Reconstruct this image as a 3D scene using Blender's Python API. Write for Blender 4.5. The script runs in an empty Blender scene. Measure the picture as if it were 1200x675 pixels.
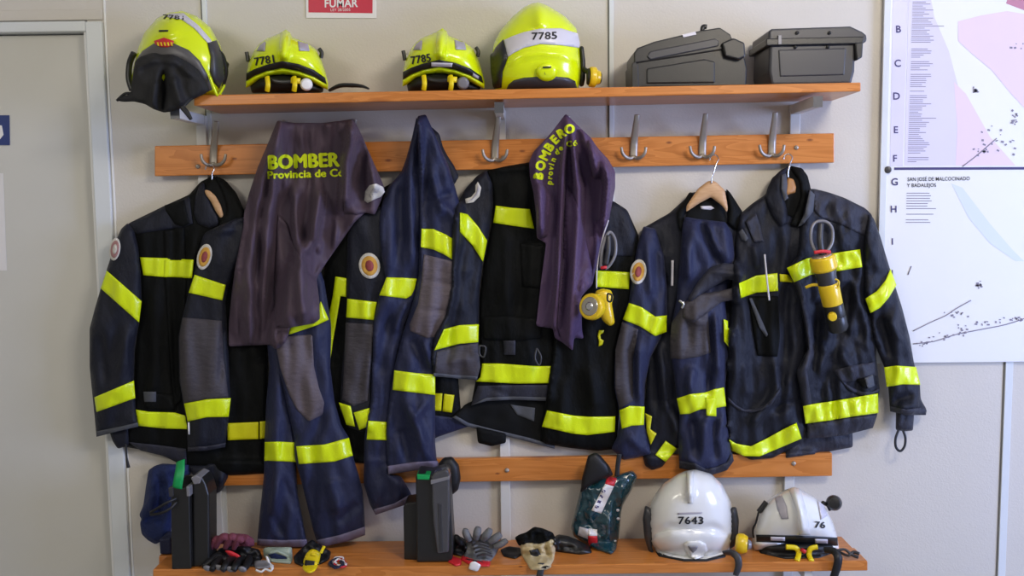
import bpy, bmesh, math, random
import numpy as np
from mathutils import Vector, Matrix, noise
from mathutils.geometry import delaunay_2d_cdt

# ---------------------------------------------------------------- camera, light, exposure
SC = bpy.context.scene
COL = SC.collection
F, D, CZ = 1064.4, 2.9, 1.50
PITCH, YAW, ROLL = math.radians(5.139), math.radians(0.466), math.radians(-0.668)
cam_d = bpy.data.cameras.new('camera')
cam_d.sensor_width = 36.0
cam_d.lens = 36.0 * F / 1200.0
cam_d.clip_start = 0.05
cam = bpy.data.objects.new('camera', cam_d)
COL.objects.link(cam)
RM = (Matrix.Rotation(YAW, 3, 'Z') @ Matrix.Rotation(math.pi / 2 - PITCH, 3, 'X') @ Matrix.Rotation(ROLL, 3, 'Z'))
cam.matrix_world = Matrix.Translation((0, -D, CZ)) @ RM.to_4x4()
SC.camera = cam
SC.view_settings.view_transform = 'Standard'
SC.view_settings.look = 'None'
SC.view_settings.gamma = 1.0
SC.view_settings.use_curve_mapping = False
SC.view_settings.exposure = 0.09

world = bpy.data.worlds.new('world')
SC.world = world
world.use_nodes = True
world.node_tree.nodes['Background'].inputs[0].default_value = (1.0, 0.95, 0.88, 1)
world.node_tree.nodes['Background'].inputs[1].default_value = 0.26

def area(name, loc, target, sx, sy, power, color):
    l = bpy.data.lights.new(name, 'AREA')
    l.shape = 'RECTANGLE'
    l.size, l.size_y, l.energy, l.color = sx, sy, power, color
    o = bpy.data.objects.new(name, l)
    COL.objects.link(o)
    o.location = loc
    o.rotation_euler = (Vector(target) - Vector(loc)).to_track_quat('-Z', 'Y').to_euler()
    return o
area('window_daylight', (4.3, -2.1, 1.35), (0.3, 0, 1.0), 1.5, 1.4, 150, (0.44, 0.56, 1.0))
area('fill_light_left', (-2.0, -2.9, 2.5), (-1.7, 0, 0.5), 1.0, 0.35, 17, (1.0, 0.96, 0.86))  # unseen fill lamp, added to brighten the lower door and left bench
area('ceiling_tube_right', (1.25, -2.2, 2.7), (-0.3, 0, 1.3), 0.8, 0.4, 37, (1.0, 0.90, 0.75))

# ---------------------------------------------------------------- geometry helpers
R3 = np.array(RM)
def ray(u, v):
    return R3 @ np.array([(u - 600.0) / F, -(v - 337.5) / F, -1.0])
def P(u, v, d):
    """world point seen at (u, v) that stands d metres in front of the wall"""
    r = ray(u, v)
    t = (D - d) / r[1]
    return Vector((r[0] * t, -d, CZ + r[2] * t))
def Pn(uv, d):
    uv = np.asarray(uv, float)
    c = np.stack([(uv[:, 0] - 600.0) / F, -(uv[:, 1] - 337.5) / F, -np.ones(len(uv))], 1)
    r = c @ R3.T
    t = (D - np.asarray(d)) / r[:, 1]
    o = r * t[:, None]
    o[:, 1] -= D
    o[:, 2] += CZ
    return o

def origin(p):
    while p is not None and p.parent is not None:
        p = p.parent
    return Vector(p.location) if p is not None else Vector((0, 0, 0))

def add(name, verts, faces, mat, parent=None, smooth=True, at=None):
    verts = np.asarray([tuple(v) for v in verts], float)
    if parent is None:
        o0 = Vector(at) if at is not None else Vector(((verts[:, 0].min() + verts[:, 0].max()) / 2,
                                                       (verts[:, 1].min() + verts[:, 1].max()) / 2, verts[:, 2].min()))
    else:
        o0 = origin(parent)
    me = bpy.data.meshes.new(name)
    me.from_pydata((verts - np.array(o0)).tolist(), [], [tuple(f) for f in faces])
    me.materials.append(mat)
    bm = bmesh.new(); bm.from_mesh(me)
    bmesh.ops.recalc_face_normals(bm, faces=bm.faces)
    bm.to_mesh(me); bm.free()
    if smooth:
        me.polygons.foreach_set('use_smooth', [True] * len(me.polygons))
    ob = bpy.data.objects.new(name, me)
    COL.objects.link(ob)
    if parent is None:
        ob.location = o0
    else:
        ob.parent = parent
    return ob

def tag(o, label=None, cat=None, group=None, kind=None):
    if label: o['label'] = label
    if cat: o['category'] = cat
    if group: o['group'] = group
    if kind: o['kind'] = kind
    return o
def thing(name, loc, label, cat, group=None):
    o = bpy.data.objects.new(name, None)
    COL.objects.link(o)
    o.location = loc
    o.empty_display_size = 0.05
    return tag(o, label, cat, group)

def bevel(o, w, seg=2, angle=40):
    m = o.modifiers.new('bevel', 'BEVEL')
    m.width, m.segments, m.limit_method, m.angle_limit = w, seg, 'ANGLE', math.radians(angle)
    m.harden_normals = False
    return o
def box(name, lo, hi, mat, parent=None, bev=0.0, kind=None):
    x0, y0, z0 = lo; x1, y1, z1 = hi
    v = [(x0, y0, z0), (x1, y0, z0), (x1, y1, z0), (x0, y1, z0), (x0, y0, z1), (x1, y0, z1), (x1, y1, z1), (x0, y1, z1)]
    f = [(0, 1, 2, 3), (4, 5, 6, 7), (0, 1, 5, 4), (1, 2, 6, 5), (2, 3, 7, 6), (3, 0, 4, 7)]
    o = add(name, v, f, mat, parent, smooth=False)
    if bev: bevel(o, bev)
    if kind: o['kind'] = kind
    return o
def slab(name, pts, d0, d1, mat, parent=None, bev=0.004, tilt=0.0, seg=2):
    """outline seen at depth d1, extruded straight back to depth d0"""
    fr = [P(u, v, d1) for u, v in pts]
    bk = [Vector((p.x, -d0, p.z + tilt)) for p in fr]
    n = len(pts)
    f = [tuple(range(n)), tuple(range(2 * n - 1, n - 1, -1))]
    f += [(i, (i + 1) % n, n + (i + 1) % n, n + i) for i in range(n)]
    o = add(name, fr + bk, f, mat, parent, smooth=False)
    if bev: bevel(o, bev, seg)
    return o
def spline(pts, n=6):
    pts = [Vector(p) for p in pts]
    if len(pts) < 3: return pts
    out = []
    for i in range(len(pts) - 1):
        p0 = pts[max(i - 1, 0)]; p1 = pts[i]; p2 = pts[i + 1]; p3 = pts[min(i + 2, len(pts) - 1)]
        for k in range(n):
            t = k / n
            out.append(0.5 * ((2 * p1) + (p2 - p0) * t + (2 * p0 - 5 * p1 + 4 * p2 - p3) * t * t + (3 * p1 - p0 - 3 * p2 + p3) * t ** 3))
    out.append(pts[-1])
    return out
def sweep(name, pts, r, mat, parent=None, k=8, flat=1.0, up=None, n=6, at=None):
    """tube (or flat strap when flat < 1) along world points; r a number or list"""
    raw = len(pts)
    pts = spline(pts, n)
    m = len(pts)
    if np.isscalar(r): rs = [r] * m
    else: rs = list(np.interp(np.linspace(0, raw - 1, m), range(raw), r))
    verts, faces = [], []
    ref = Vector(up) if up is not None else Vector((0, 1, 0))
    side = None
    for i, p in enumerate(pts):
        t = (pts[min(i + 1, m - 1)] - pts[max(i - 1, 0)]).normalized()
        if up is not None or side is None:
            a = t.cross(ref)
            if a.length < 0.15: a = t.cross(Vector((1, 0, 0.3)))
        else:
            a = side - t * side.dot(t)
        a.normalize(); side = a
        b = a.cross(t).normalized()
        for j in range(k):
            an = 2 * math.pi * (j + 0.5) / k
            verts.append(p + a * (math.cos(an) * rs[i]) + b * (math.sin(an) * rs[i] * flat))
    for i in range(m - 1):
        for j in range(k):
            faces.append((i * k + j, i * k + (j + 1) % k, (i + 1) * k + (j + 1) % k, (i + 1) * k + j))
    faces.append(tuple(range(k)))
    faces.append(tuple((m - 1) * k + j for j in range(k)))
    return add(name, verts, faces, mat, parent, at=at)
def lathe(name, p0, p1, prof, mat, parent=None, k=28):
    """prof: (fraction along p0>p1, radius)"""
    p0, p1 = Vector(p0), Vector(p1)
    ax = p1 - p0; t = ax.normalized()
    a = t.cross(Vector((0, 0, 1)) if abs(t.z) < 0.9 else Vector((1, 0, 0))).normalized()
    b = t.cross(a)
    verts, faces = [], []
    for fr, r in prof:
        for j in range(k):
            an = 2 * math.pi * j / k
            verts.append(p0 + ax * fr + a * (math.cos(an) * r) + b * (math.sin(an) * r))
    for i in range(len(prof) - 1):
        for j in range(k):
            faces.append((i * k + j, i * k + (j + 1) % k, (i + 1) * k + (j + 1) % k, (i + 1) * k + j))
    faces.append(tuple(range(k))); faces.append(tuple((len(prof) - 1) * k + j for j in range(k)))
    o = add(name, verts, faces, mat, parent)
    bevel(o, min(0.0015, max(r for _, r in prof) * 0.1), 2, 35)
    return o

# ---------------------------------------------------------------- soft bodies: outlines filled out and draped over what lies behind
S = 2.0
U0, V0 = -80.0, -140.0
NU, NV = 700, 480
Z = np.zeros((NV, NU))
def prep(pts, sharp):
    pts = np.array(pts, float)
    out = []
    n = len(pts)
    step = 3.0 if sharp else 7.0
    for i in range(n):
        a, b = pts[i], pts[(i + 1) % n]
        m = max(1, int(math.ceil(np.linalg.norm(b - a) / step)))
        for k in range(m): out.append(a + (b - a) * k / m)
    p = np.array(out)
    if not sharp:
        for _ in range(2):
            q = np.roll(p, -1, 0)
            p = np.stack([p * .75 + q * .25, p * .25 + q * .75], 1).reshape(-1, 2)
    return p
def inside(poly, x, y):
    r = np.zeros(x.shape, bool)
    n = len(poly)
    for i in range(n):
        x0, y0 = poly[i]; x1, y1 = poly[(i + 1) % n]
        if y0 == y1: continue
        c = ((y0 > y) != (y1 > y)) & (x < (x1 - x0) * (y - y0) / (y1 - y0) + x0)
        r ^= c
    return r
def segdist(path, x, y):
    best = np.full(x.shape, 1e9); tt = np.zeros(x.shape)
    path = np.array(path, float)
    L = np.r_[0, np.cumsum(np.linalg.norm(np.diff(path, axis=0), axis=1))]
    for i in range(len(path) - 1):
        a, b = path[i], path[i + 1]
        ab = b - a; l2 = max(1e-9, ab @ ab)
        t = np.clip(((x - a[0]) * ab[0] + (y - a[1]) * ab[1]) / l2, 0, 1)
        d = np.hypot(x - a[0] - ab[0] * t, y - a[1] - ab[1] * t)
        m = d < best
        best[m] = d[m]; tt[m] = ((L[i] + t * math.sqrt(l2)) / L[-1])[m]
    return best, tt
def blur(a):
    p = np.pad(a, 1, mode='edge')
    return (p[1:-1, 1:-1] * 2 + p[:-2, 1:-1] + p[2:, 1:-1] + p[1:-1, :-2] + p[1:-1, 2:]) / 6
def bil(a, i0, j0, u, v):
    x = np.clip((u - U0) / S - j0, 0, a.shape[1] - 1.001); y = np.clip((v - V0) / S - i0, 0, a.shape[0] - 1.001)
    xi = x.astype(int); yi = y.astype(int); fx = x - xi; fy = y - yi
    return (a[yi, xi] * (1 - fx) + a[yi, xi + 1] * fx) * (1 - fy) + (a[yi + 1, xi] * (1 - fx) + a[yi + 1, xi + 1] * fx) * fy
def nz(x, y, seed):
    return noise.noise((x, y, seed * 7.31))

FOLD = 2.1
class Soft:
    def __init__(s, name, pts, mat, parent=None, base=0.02, thick=0.03, R=14, gap=0.004, folds=(), wr=None, res=3.2,
                 sharp=False, on=None, off=0.0015, sym=None, zsup=None, smooth=14, boost=1.0, edge=0.003, norm=False, label=None,
                 keep=True, bias=None, build=True):
        poly = prep(pts, sharp)
        s.poly = poly
        pad = 5
        j0 = int((poly[:, 0].min() - U0) / S) - pad; j1 = int((poly[:, 0].max() - U0) / S) + pad + 2
        i0 = int((poly[:, 1].min() - V0) / S) - pad; i1 = int((poly[:, 1].max() - V0) / S) + pad + 2
        i0, j0 = max(i0, 0), max(j0, 0); i1, j1 = min(i1, NV), min(j1, NU)
        s.i0, s.j0 = i0, j0
        gu = U0 + S * np.arange(j0, j1)[None, :] + 0 * np.arange(i0, i1)[:, None]
        gv = V0 + S * np.arange(i0, i1)[:, None] + 0 * np.arange(j0, j1)[None, :]
        M = inside(poly, gu, gv)
        s.M = M
        w = np.zeros(M.shape)
        for _ in range(min(500, int(2.2 * (R / S) ** 2) + 25)):
            p = np.pad(w, 1)
            w = np.where(M, (p[:-2, 1:-1] + p[2:, 1:-1] + p[1:-1, :-2] + p[1:-1, 2:] + S * S) / (4 + S * S / R ** 2), 0)
        sh = np.sqrt(w / R ** 2)
        if norm and sh.max() > 0: sh = sh / sh.max()
        disp = np.zeros(M.shape)
        for path, width, amp in folds:
            d, t = segdist(path, gu, gv)
            tap = np.clip(np.minimum(t, 1 - t) * 6 + 0.25, 0, 1)
            disp += amp * np.exp(-(d / width) ** 2) * tap
        if wr:
            for amp, su, sv, seed in wr:
                nn = np.array([nz((gu[a, b]) / su, gv[a, b] / sv, seed) if M[a, b] else 0 for a in range(M.shape[0]) for b in range(M.shape[1])]).reshape(M.shape)
                disp += amp * nn
        disp = FOLD * boost * disp * np.clip(sh * 1.6, 0, 1)
        if on is not None:
            B = bil(on.fext, on.i0, on.j0, gu.ravel(), gv.ravel()).reshape(M.shape) + off
            Bs = B
        elif sym is not None:
            c, tb = sym
            Bs = c - tb * sh + 0 * gu
        else:
            B0 = np.maximum(base, np.where(M, Z[i0:i1, j0:j1] + gap, base))
            if bias is not None: B0 = B0 + bias(gu, gv)
            Bs = B0.copy()
            for _ in range(smooth): Bs = np.maximum(B0, blur(Bs))
        if sym is not None:
            fr = sym[0] + thick * sh + disp
            fr = np.maximum(fr, Bs + 0.002)
        else:
            fr = np.maximum(Bs + edge + thick * sh + disp, Bs + edge * 0.8)
        if zsup is not None:
            c = np.stack([(gu - 600.0) / F, -(gv - 337.5) / F, -np.ones(gu.shape)], -1) @ R3.T
            tz = c[..., 2] / c[..., 1]
            dh = D - (zsup - CZ) / np.where(np.abs(tz) < 1e-4, 1e-4, tz)
            dn = tz < 0
            Bs = np.where(dn, np.maximum(Bs, dh), np.minimum(Bs, dh - 0.002))
            fr = np.where(dn, np.maximum(fr, Bs + 0.002), np.minimum(fr, dh))
        # extend the front field a little beyond the outline so that trims can wrap the edge
        fe = np.where(M, fr, 0); k = M.astype(float)
        for _ in range(5):
            pf = np.pad(fe * (k > 0), 1); pk = np.pad((k > 0).astype(float), 1)
            sf = pf[:-2, 1:-1] + pf[2:, 1:-1] + pf[1:-1, :-2] + pf[1:-1, 2:]
            sk = pk[:-2, 1:-1] + pk[2:, 1:-1] + pk[1:-1, :-2] + pk[1:-1, 2:]
            new = (k == 0) & (sk > 0)
            fe[new] = sf[new] / sk[new]; k[new] = 1
        fe[k == 0] = fe[k > 0].mean() if (k > 0).any() else 0
        s.fext = fe
        if keep and on is None:
            zz = Z[i0:i1, j0:j1]
            zz[M] = np.maximum(zz[M], fr[M])
        elif on is not None and keep:
            zz = Z[i0:i1, j0:j1]
            zz[M] = np.maximum(zz[M], fr[M])
        if not build: return
        # mesh
        nb = len(poly)
        xs = np.arange(poly[:, 0].min(), poly[:, 0].max(), res)
        ys = np.arange(poly[:, 1].min(), poly[:, 1].max(), res * 0.866)
        gx = xs[None, :] + (np.arange(len(ys))[:, None] % 2) * res * 0.5
        gy = ys[:, None] + 0 * xs[None, :]
        ins = inside(poly, gx, gy)
        gx, gy = gx[ins], gy[ins]
        if len(gx):
            d, _ = segdist(np.vstack([poly, poly[:1]]), gx, gy)
            kk = d > res * 0.45
            gx, gy = gx[kk], gy[kk]
        allp = [Vector((a, b)) for a, b in poly] + [Vector((a, b)) for a, b in zip(gx, gy)]
        edges = [(i, (i + 1) % nb) for i in range(nb)]
        vo, eo, fo, ov, oe, of = delaunay_2d_cdt(allp, edges, [], 1, 1e-4)
        uv = np.array([(p.x, p.y) for p in vo])
        isb = np.array([any(o < nb for o in l) for l in ov])
        bk = bil(Bs, i0, j0, uv[:, 0], uv[:, 1])
        if on is not None: bk = bil(on.fext, on.i0, on.j0, uv[:, 0], uv[:, 1]) + off
        shv = np.where(isb, 0, bil(sh, i0, j0, uv[:, 0], uv[:, 1]))
        dv = np.where(isb, 0, bil(disp, i0, j0, uv[:, 0], uv[:, 1]))
        if sym is not None:
            bk = sym[0] - sym[1] * shv
            fv = np.maximum(sym[0] + thick * shv + dv, bk + np.where(isb, 0.0015, 0.002))
        else:
            fv = np.maximum(bk + edge + thick * shv + dv, bk + edge * 0.8)
        if zsup is not None:
            cc = np.stack([(uv[:, 0] - 600.0) / F, -(uv[:, 1] - 337.5) / F, -np.ones(len(uv))], 1) @ R3.T
            tz = cc[:, 2] / cc[:, 1]
            dh = D - (zsup - CZ) / np.where(np.abs(tz) < 1e-4, 1e-4, tz)
            dn = tz < 0
            bk = np.where(dn, np.maximum(bk, dh), np.minimum(bk, dh - 0.002))
            fv = np.where(dn, np.maximum(fv, bk + 0.002), np.minimum(fv, dh))
        n = len(uv)
        verts = np.vstack([Pn(uv, fv), Pn(uv, bk)])
        faces = [tuple(f) for f in fo] + [tuple(n + i for i in reversed(f)) for f in fo]
        cnt = {}
        for f in fo:
            for a in range(len(f)):
                e = (f[a], f[(a + 1) % len(f)])
                cnt[tuple(sorted(e))] = cnt.get(tuple(sorted(e)), []) + [e]
        for k_, v_ in cnt.items():
            if len(v_) == 1:
                a, b = v_[0]
                faces.append((b, a, n + a, n + b))
        s.ob = add(name, verts, faces, mat, parent)
        if label: s.ob['label'] = label

def band(name, pts, mat, parent, on, off=0.0015, thick=0.0015, edge=0.0015, res=3.0, sharp=True, R=3, label=None, **k):
    return Soft(name, pts, mat, parent, on=on, off=off, thick=thick, edge=edge, res=res, sharp=sharp, R=R, label=label, **k)
def ell(cu, cv, ru, rv, rot=0, n=22, a0=0, a1=360):
    out = []
    for i in range(n if a1 - a0 >= 360 else n + 1):
        a = math.radians(a0 + (a1 - a0) * i / n)
        x, y = ru * math.cos(a), rv * math.sin(a)
        c, s_ = math.cos(math.radians(rot)), math.sin(math.radians(rot))
        out.append((cu + x * c - y * s_, cv + x * s_ + y * c))
    return out
def patch(parent, on, cu, cv, ru, rv, rot=0, ring='patch_white', field='patch_gold', core='patch_red', name='badge'):
    a = band(name, ell(cu, cv, ru, rv, rot), M[ring], parent, on, off=0.002)
    b = band('emblem_ring', ell(cu, cv, ru * .76, rv * .76, rot), M[field], a.ob, a, off=0.0004, thick=.0006, edge=.0004)
    c = band('emblem', ell(cu, cv, ru * .40, rv * .44, rot, 12), M[core], b.ob, b, off=0.0004, thick=.0006, edge=.0004)
    return a

def text(name, body, cu, cv, h, mat, parent, on, rot=0, width=None, off=0.003, bold=0.0, sub=1, d=None, shear=0, fat=0.0):
    """lettering centred at (cu, cv), cap height h, laid on a surface"""
    cd = bpy.data.curves.new('lettering', 'FONT')
    cd.body = body
    cd.offset = bold
    cd.resolution_u = 3
    cd.space_character = 1.05
    to = bpy.data.objects.new('lettering', cd)
    COL.objects.link(to)
    dg = bpy.context.evaluated_depsgraph_get()
    me = bpy.data.meshes.new_from_object(to.evaluated_get(dg))
    bpy.data.objects.remove(to)
    bpy.data.curves.remove(cd)
    bm = bmesh.new(); bm.from_mesh(me); bpy.data.meshes.remove(me)
    bmesh.ops.triangulate(bm, faces=bm.faces)
    for _ in range(sub):
        bmesh.ops.subdivide_edges(bm, edges=[e for e in bm.edges if e.calc_length() > 0.12], cuts=1)
        bmesh.ops.triangulate(bm, faces=[f for f in bm.faces if len(f.verts) > 3])
    xy = np.array([(v.co.x, v.co.y) for v in bm.verts])
    fs = [tuple(v.index for v in f.verts) for f in bm.faces]
    bm.free()
    x0, x1 = xy[:, 0].min(), xy[:, 0].max()
    cap = 0.69
    sx = h / cap if width is None else width / (x1 - x0)
    X = (xy[:, 0] - (x0 + x1) / 2) * sx; Y = -(xy[:, 1] - cap / 2) * h / cap
    X = X - shear * Y
    c, s_ = math.cos(math.radians(rot)), math.sin(math.radians(rot))
    uv = np.stack([cu + X * c + Y * s_, cv - X * s_ + Y * c], 1)
    dep = np.full(len(uv), d) if on is None else bil(on.fext, on.i0, on.j0, uv[:, 0], uv[:, 1]) + off
    if fat:
        n = len(uv); U, DD, FF = [], [], []
        for i, (a, b) in enumerate([(0, 0), (-fat, 0), (fat, 0), (0, -fat * .7), (0, fat * .7)]):
            q = uv + np.array([a, b])
            U.append(q); FF += [tuple(x + i * n for x in f) for f in fs]
            DD.append((np.full(n, d) if on is None else bil(on.fext, on.i0, on.j0, q[:, 0], q[:, 1]) + off) + i * 0.00012)
        uv, dep, fs = np.vstack(U), np.concatenate(DD), FF
    return add(name, Pn(uv, dep), fs, mat, parent, smooth=False)

# ---------------------------------------------------------------- materials
M = {}
def mat(name, col, rough=0.6, spec=0.5, metal=0.0, bump=(), vary=None, sheen=0.0, coat=0.0, alpha=None, trans=0.0):
    m = bpy.data.materials.new(name)
    m.use_nodes = True
    nt = m.node_tree; b = nt.nodes['Principled BSDF']
    b.inputs['Base Color'].default_value = (*col, 1)
    b.inputs['Roughness'].default_value = rough
    b.inputs['Specular IOR Level'].default_value = spec
    b.inputs['Metallic'].default_value = metal
    b.inputs['Sheen Weight'].default_value = sheen
    b.inputs['Sheen Roughness'].default_value = 0.45
    b.inputs['Coat Weight'].default_value = coat
    b.inputs['Coat Roughness'].default_value = 0.08
    b.inputs['Transmission Weight'].default_value = trans
    tc = nt.nodes.new('ShaderNodeTexCoord')
    prev = None
    for scale, dist, det, stretch in bump:
        mp = nt.nodes.new('ShaderNodeMapping'); mp.inputs['Scale'].default_value = stretch
        nt.links.new(tc.outputs['Object'], mp.inputs['Vector'])
        n = nt.nodes.new('ShaderNodeTexNoise'); n.inputs['Scale'].default_value = scale; n.inputs['Detail'].default_value = det
        nt.links.new(mp.outputs[0], n.inputs['Vector'])
        bp = nt.nodes.new('ShaderNodeBump'); bp.inputs['Distance'].default_value = dist; bp.inputs['Strength'].default_value = 1.0
        nt.links.new(n.outputs['Fac'], bp.inputs['Height'])
        if prev: nt.links.new(prev.outputs[0], bp.inputs['Normal'])
        prev = bp
    if prev: nt.links.new(prev.outputs[0], b.inputs['Normal'])
    if vary:
        scale, c2, stretch = vary
        mp = nt.nodes.new('ShaderNodeMapping'); mp.inputs['Scale'].default_value = stretch
        nt.links.new(tc.outputs['Object'], mp.inputs['Vector'])
        n = nt.nodes.new('ShaderNodeTexNoise'); n.inputs['Scale'].default_value = scale; n.inputs['Detail'].default_value = 4
        nt.links.new(mp.outputs[0], n.inputs['Vector'])
        cr = nt.nodes.new('ShaderNodeValToRGB')
        cr.color_ramp.elements[0].position = 0.35; cr.color_ramp.elements[0].color = (*col, 1)
        cr.color_ramp.elements[1].position = 0.68; cr.color_ramp.elements[1].color = (*c2, 1)
        nt.links.new(n.outputs['Fac'], cr.inputs['Fac']); nt.links.new(cr.outputs[0], b.inputs['Base Color'])
    M[name] = m
    return m
U1 = (1, 1, 1)
WEAVE = (900, 0.0006, 2, U1)
CRUMP = (42, 0.005, 3, (1, 1, 0.55))
mat('wall_panel', (0.60, 0.565, 0.50), 0.5, 0.3, bump=[(160, 0.0006, 2, U1)], vary=(1.3, (0.63, 0.595, 0.54), U1))
mat('door_paint', (0.56, 0.55, 0.50), 0.42, 0.4, vary=(2.0, (0.60, 0.59, 0.54), U1))
mat('alu_strip', (0.66, 0.69, 0.70), 0.4, 0.5)
mat('alu_dark', (0.16, 0.16, 0.155), 0.5)
mat('white_paint', (0.80, 0.80, 0.78), 0.4)
mat('floor_vinyl', (0.30, 0.29, 0.28), 0.5, vary=(6, (0.36, 0.35, 0.33), U1))
mat('ceiling_paint', (0.75, 0.74, 0.71), 0.8)
mat('steel_white', (0.62, 0.62, 0.60), 0.42, 0.5)
mat('steel_grey', (0.10, 0.10, 0.105), 0.38, 0.5, 0.5)
mat('hook_steel', (0.40, 0.36, 0.31), 0.42, 0.5, 0.7)
mat('chrome', (0.72, 0.72, 0.74), 0.18, 0.5, 1.0)
mat('navy', (0.0095, 0.0110, 0.0195), 0.50, 0.22, bump=[WEAVE, CRUMP], sheen=0.05)
mat('navy_black', (0.0042, 0.0048, 0.0050), 0.6, 0.10, bump=[WEAVE, CRUMP], sheen=0.02)
mat('navy_blue', (0.0165, 0.0205, 0.056), 0.50, 0.26, bump=[WEAVE, CRUMP], sheen=0.06)
mat('charcoal', (0.026, 0.027, 0.040), 0.5, 0.25, bump=[WEAVE, (60, 0.004, 3, (1, 1, 0.5))], sheen=0.06)
mat('pad_grey', (0.048, 0.042, 0.050), 0.6, 0.4, bump=[WEAVE, (60, 0.003, 3, (0.5, 1, 1.5))], sheen=0.04)
mat('pad_light', (0.105, 0.085, 0.10), 0.6, 0.4, bump=[WEAVE, (60, 0.003, 3, (0.5, 1, 1.5))], sheen=0.04)
mat('cuff_lilac', (0.15, 0.13, 0.20), 0.7, 0.3, bump=[WEAVE])
mat('cuff_grey', (0.075, 0.080, 0.095), 0.7, 0.3, bump=[WEAVE])
mat('lining', (0.004, 0.0045, 0.005), 0.8, 0.2, bump=[WEAVE])
mat('shirt_plum', (0.078, 0.054, 0.078), 0.5, 0.22, bump=[(1200, 0.0004, 2, U1), (30, 0.004, 2, (1, 1, 0.35))], sheen=0.06)
mat('shirt_violet', (0.092, 0.056, 0.118), 0.5, 0.22, bump=[(1200, 0.0004, 2, U1), (30, 0.004, 2, (1, 1, 0.35))], sheen=0.06)
mat('print_lime', (0.74, 0.86, 0.02), 0.6, 0.2)
mat('tape', (0.66, 0.80, 0.003), 0.33, 0.4, bump=[(260, 0.0005, 1, U1), (34, 0.004, 1, (1, 1, 0.3))], coat=0.25)
mat('tape_amber', (0.62, 0.60, 0.004), 0.36, 0.4, bump=[(260, 0.0005, 1, U1)])
mat('patch_white', (0.62, 0.60, 0.55), 0.7, bump=[WEAVE])
mat('patch_gold', (0.62, 0.33, 0.05), 0.7, bump=[WEAVE])
mat('patch_pink', (0.38, 0.20, 0.20), 0.7, bump=[WEAVE])
mat('patch_red', (0.28, 0.05, 0.05), 0.7, bump=[WEAVE])
mat('hanger_wood', (0.58, 0.36, 0.19), 0.45, 0.4, vary=(30, (0.50, 0.29, 0.14), (1, 1, 6)))
mat('hanger_dark', (0.40, 0.19, 0.06), 0.45, 0.4)
mat('helmet_yellow', (0.70, 0.84, 0.002), 0.22, 0.5, coat=0.4)
mat('helmet_white', (0.76, 0.76, 0.73), 0.2, 0.5, coat=0.5)
mat('sticker_grey', (0.38, 0.36, 0.40), 0.4)
mat('sticker_silver', (0.60, 0.58, 0.63), 0.35, 0.5)
mat('rubber', (0.008, 0.008, 0.009), 0.5, 0.4)
mat('curtain_cloth', (0.018, 0.018, 0.019), 0.75, 0.3, bump=[WEAVE, CRUMP])
mat('plastic_black', (0.013, 0.013, 0.013), 0.36, 0.5, bump=[(500, 0.0003, 1, U1)])
mat('plastic_dark', (0.035, 0.035, 0.04), 0.4, 0.5)
mat('plastic_grey', (0.19, 0.185, 0.20), 0.25, 0.5)
mat('gloss_grey', (0.055, 0.055, 0.062), 0.16, 0.6, coat=0.6)
mat('rim_grey', (0.085, 0.08, 0.078), 0.4, 0.5)
mat('ink', (0.012, 0.012, 0.014), 0.6)
mat('ink_violet', (0.05, 0.04, 0.14), 0.6)
mat('strap_yellow', (0.80, 0.62, 0.004), 0.45)
mat('torch_yellow', (0.76, 0.52, 0.012), 0.3, 0.5, coat=0.2)
mat('lens', (0.45, 0.42, 0.36), 0.12, 0.6, 0.6)
mat('red', (0.60, 0.02, 0.03), 0.45)
mat('red_sign', (0.56, 0.03, 0.06), 0.4)
mat('sign_white', (0.78, 0.76, 0.74), 0.4)
mat('blue_sign', (0.015, 0.035, 0.16), 0.4)
mat('paper', (0.72, 0.70, 0.69), 0.7)
mat('green', (0.0, 0.30, 0.07), 0.5)
mat('teal_bag', (0.006, 0.045, 0.065), 0.18, 0.6, bump=[(26, 0.012, 3, U1)], coat=0.6)
mat('blue_cloth', (0.012, 0.022, 0.085), 0.75, 0.3, bump=[WEAVE, (30, 0.012, 3, U1)], sheen=0.04)
mat('glove_pink', (0.16, 0.035, 0.06), 0.8, bump=[(200, 0.002, 2, U1)])
mat('glove_grey', (0.15, 0.155, 0.16), 0.75, bump=[(300, 0.0015, 2, U1)])
mat('glove_tan', (0.55, 0.45, 0.25), 0.75, bump=[(120, 0.002, 2, U1)])
mat('pale_green', (0.33, 0.40, 0.33), 0.4, bump=[(60, 0.003, 2, U1)])
mat('map_paper', (0.80, 0.80, 0.80), 0.35, 0.5, vary=(3.0, (0.78, 0.79, 0.80), U1))
mat('map_lilac', (0.67, 0.63, 0.80), 0.35, 0.5, vary=(2.4, (0.70, 0.68, 0.82), U1))
mat('map_pink', (0.76, 0.62, 0.73), 0.35, 0.5, vary=(3.0, (0.79, 0.63, 0.75), U1))
mat('map_rose', (0.50, 0.22, 0.30), 0.35, 0.5)
mat('map_teal', (0.66, 0.72, 0.76), 0.35, 0.5)
mat('map_ink', (0.22, 0.20, 0.25), 0.5)
mat('clear_plastic', (0.55, 0.55, 0.60), 0.08, 0.5, trans=0.75)

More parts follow.
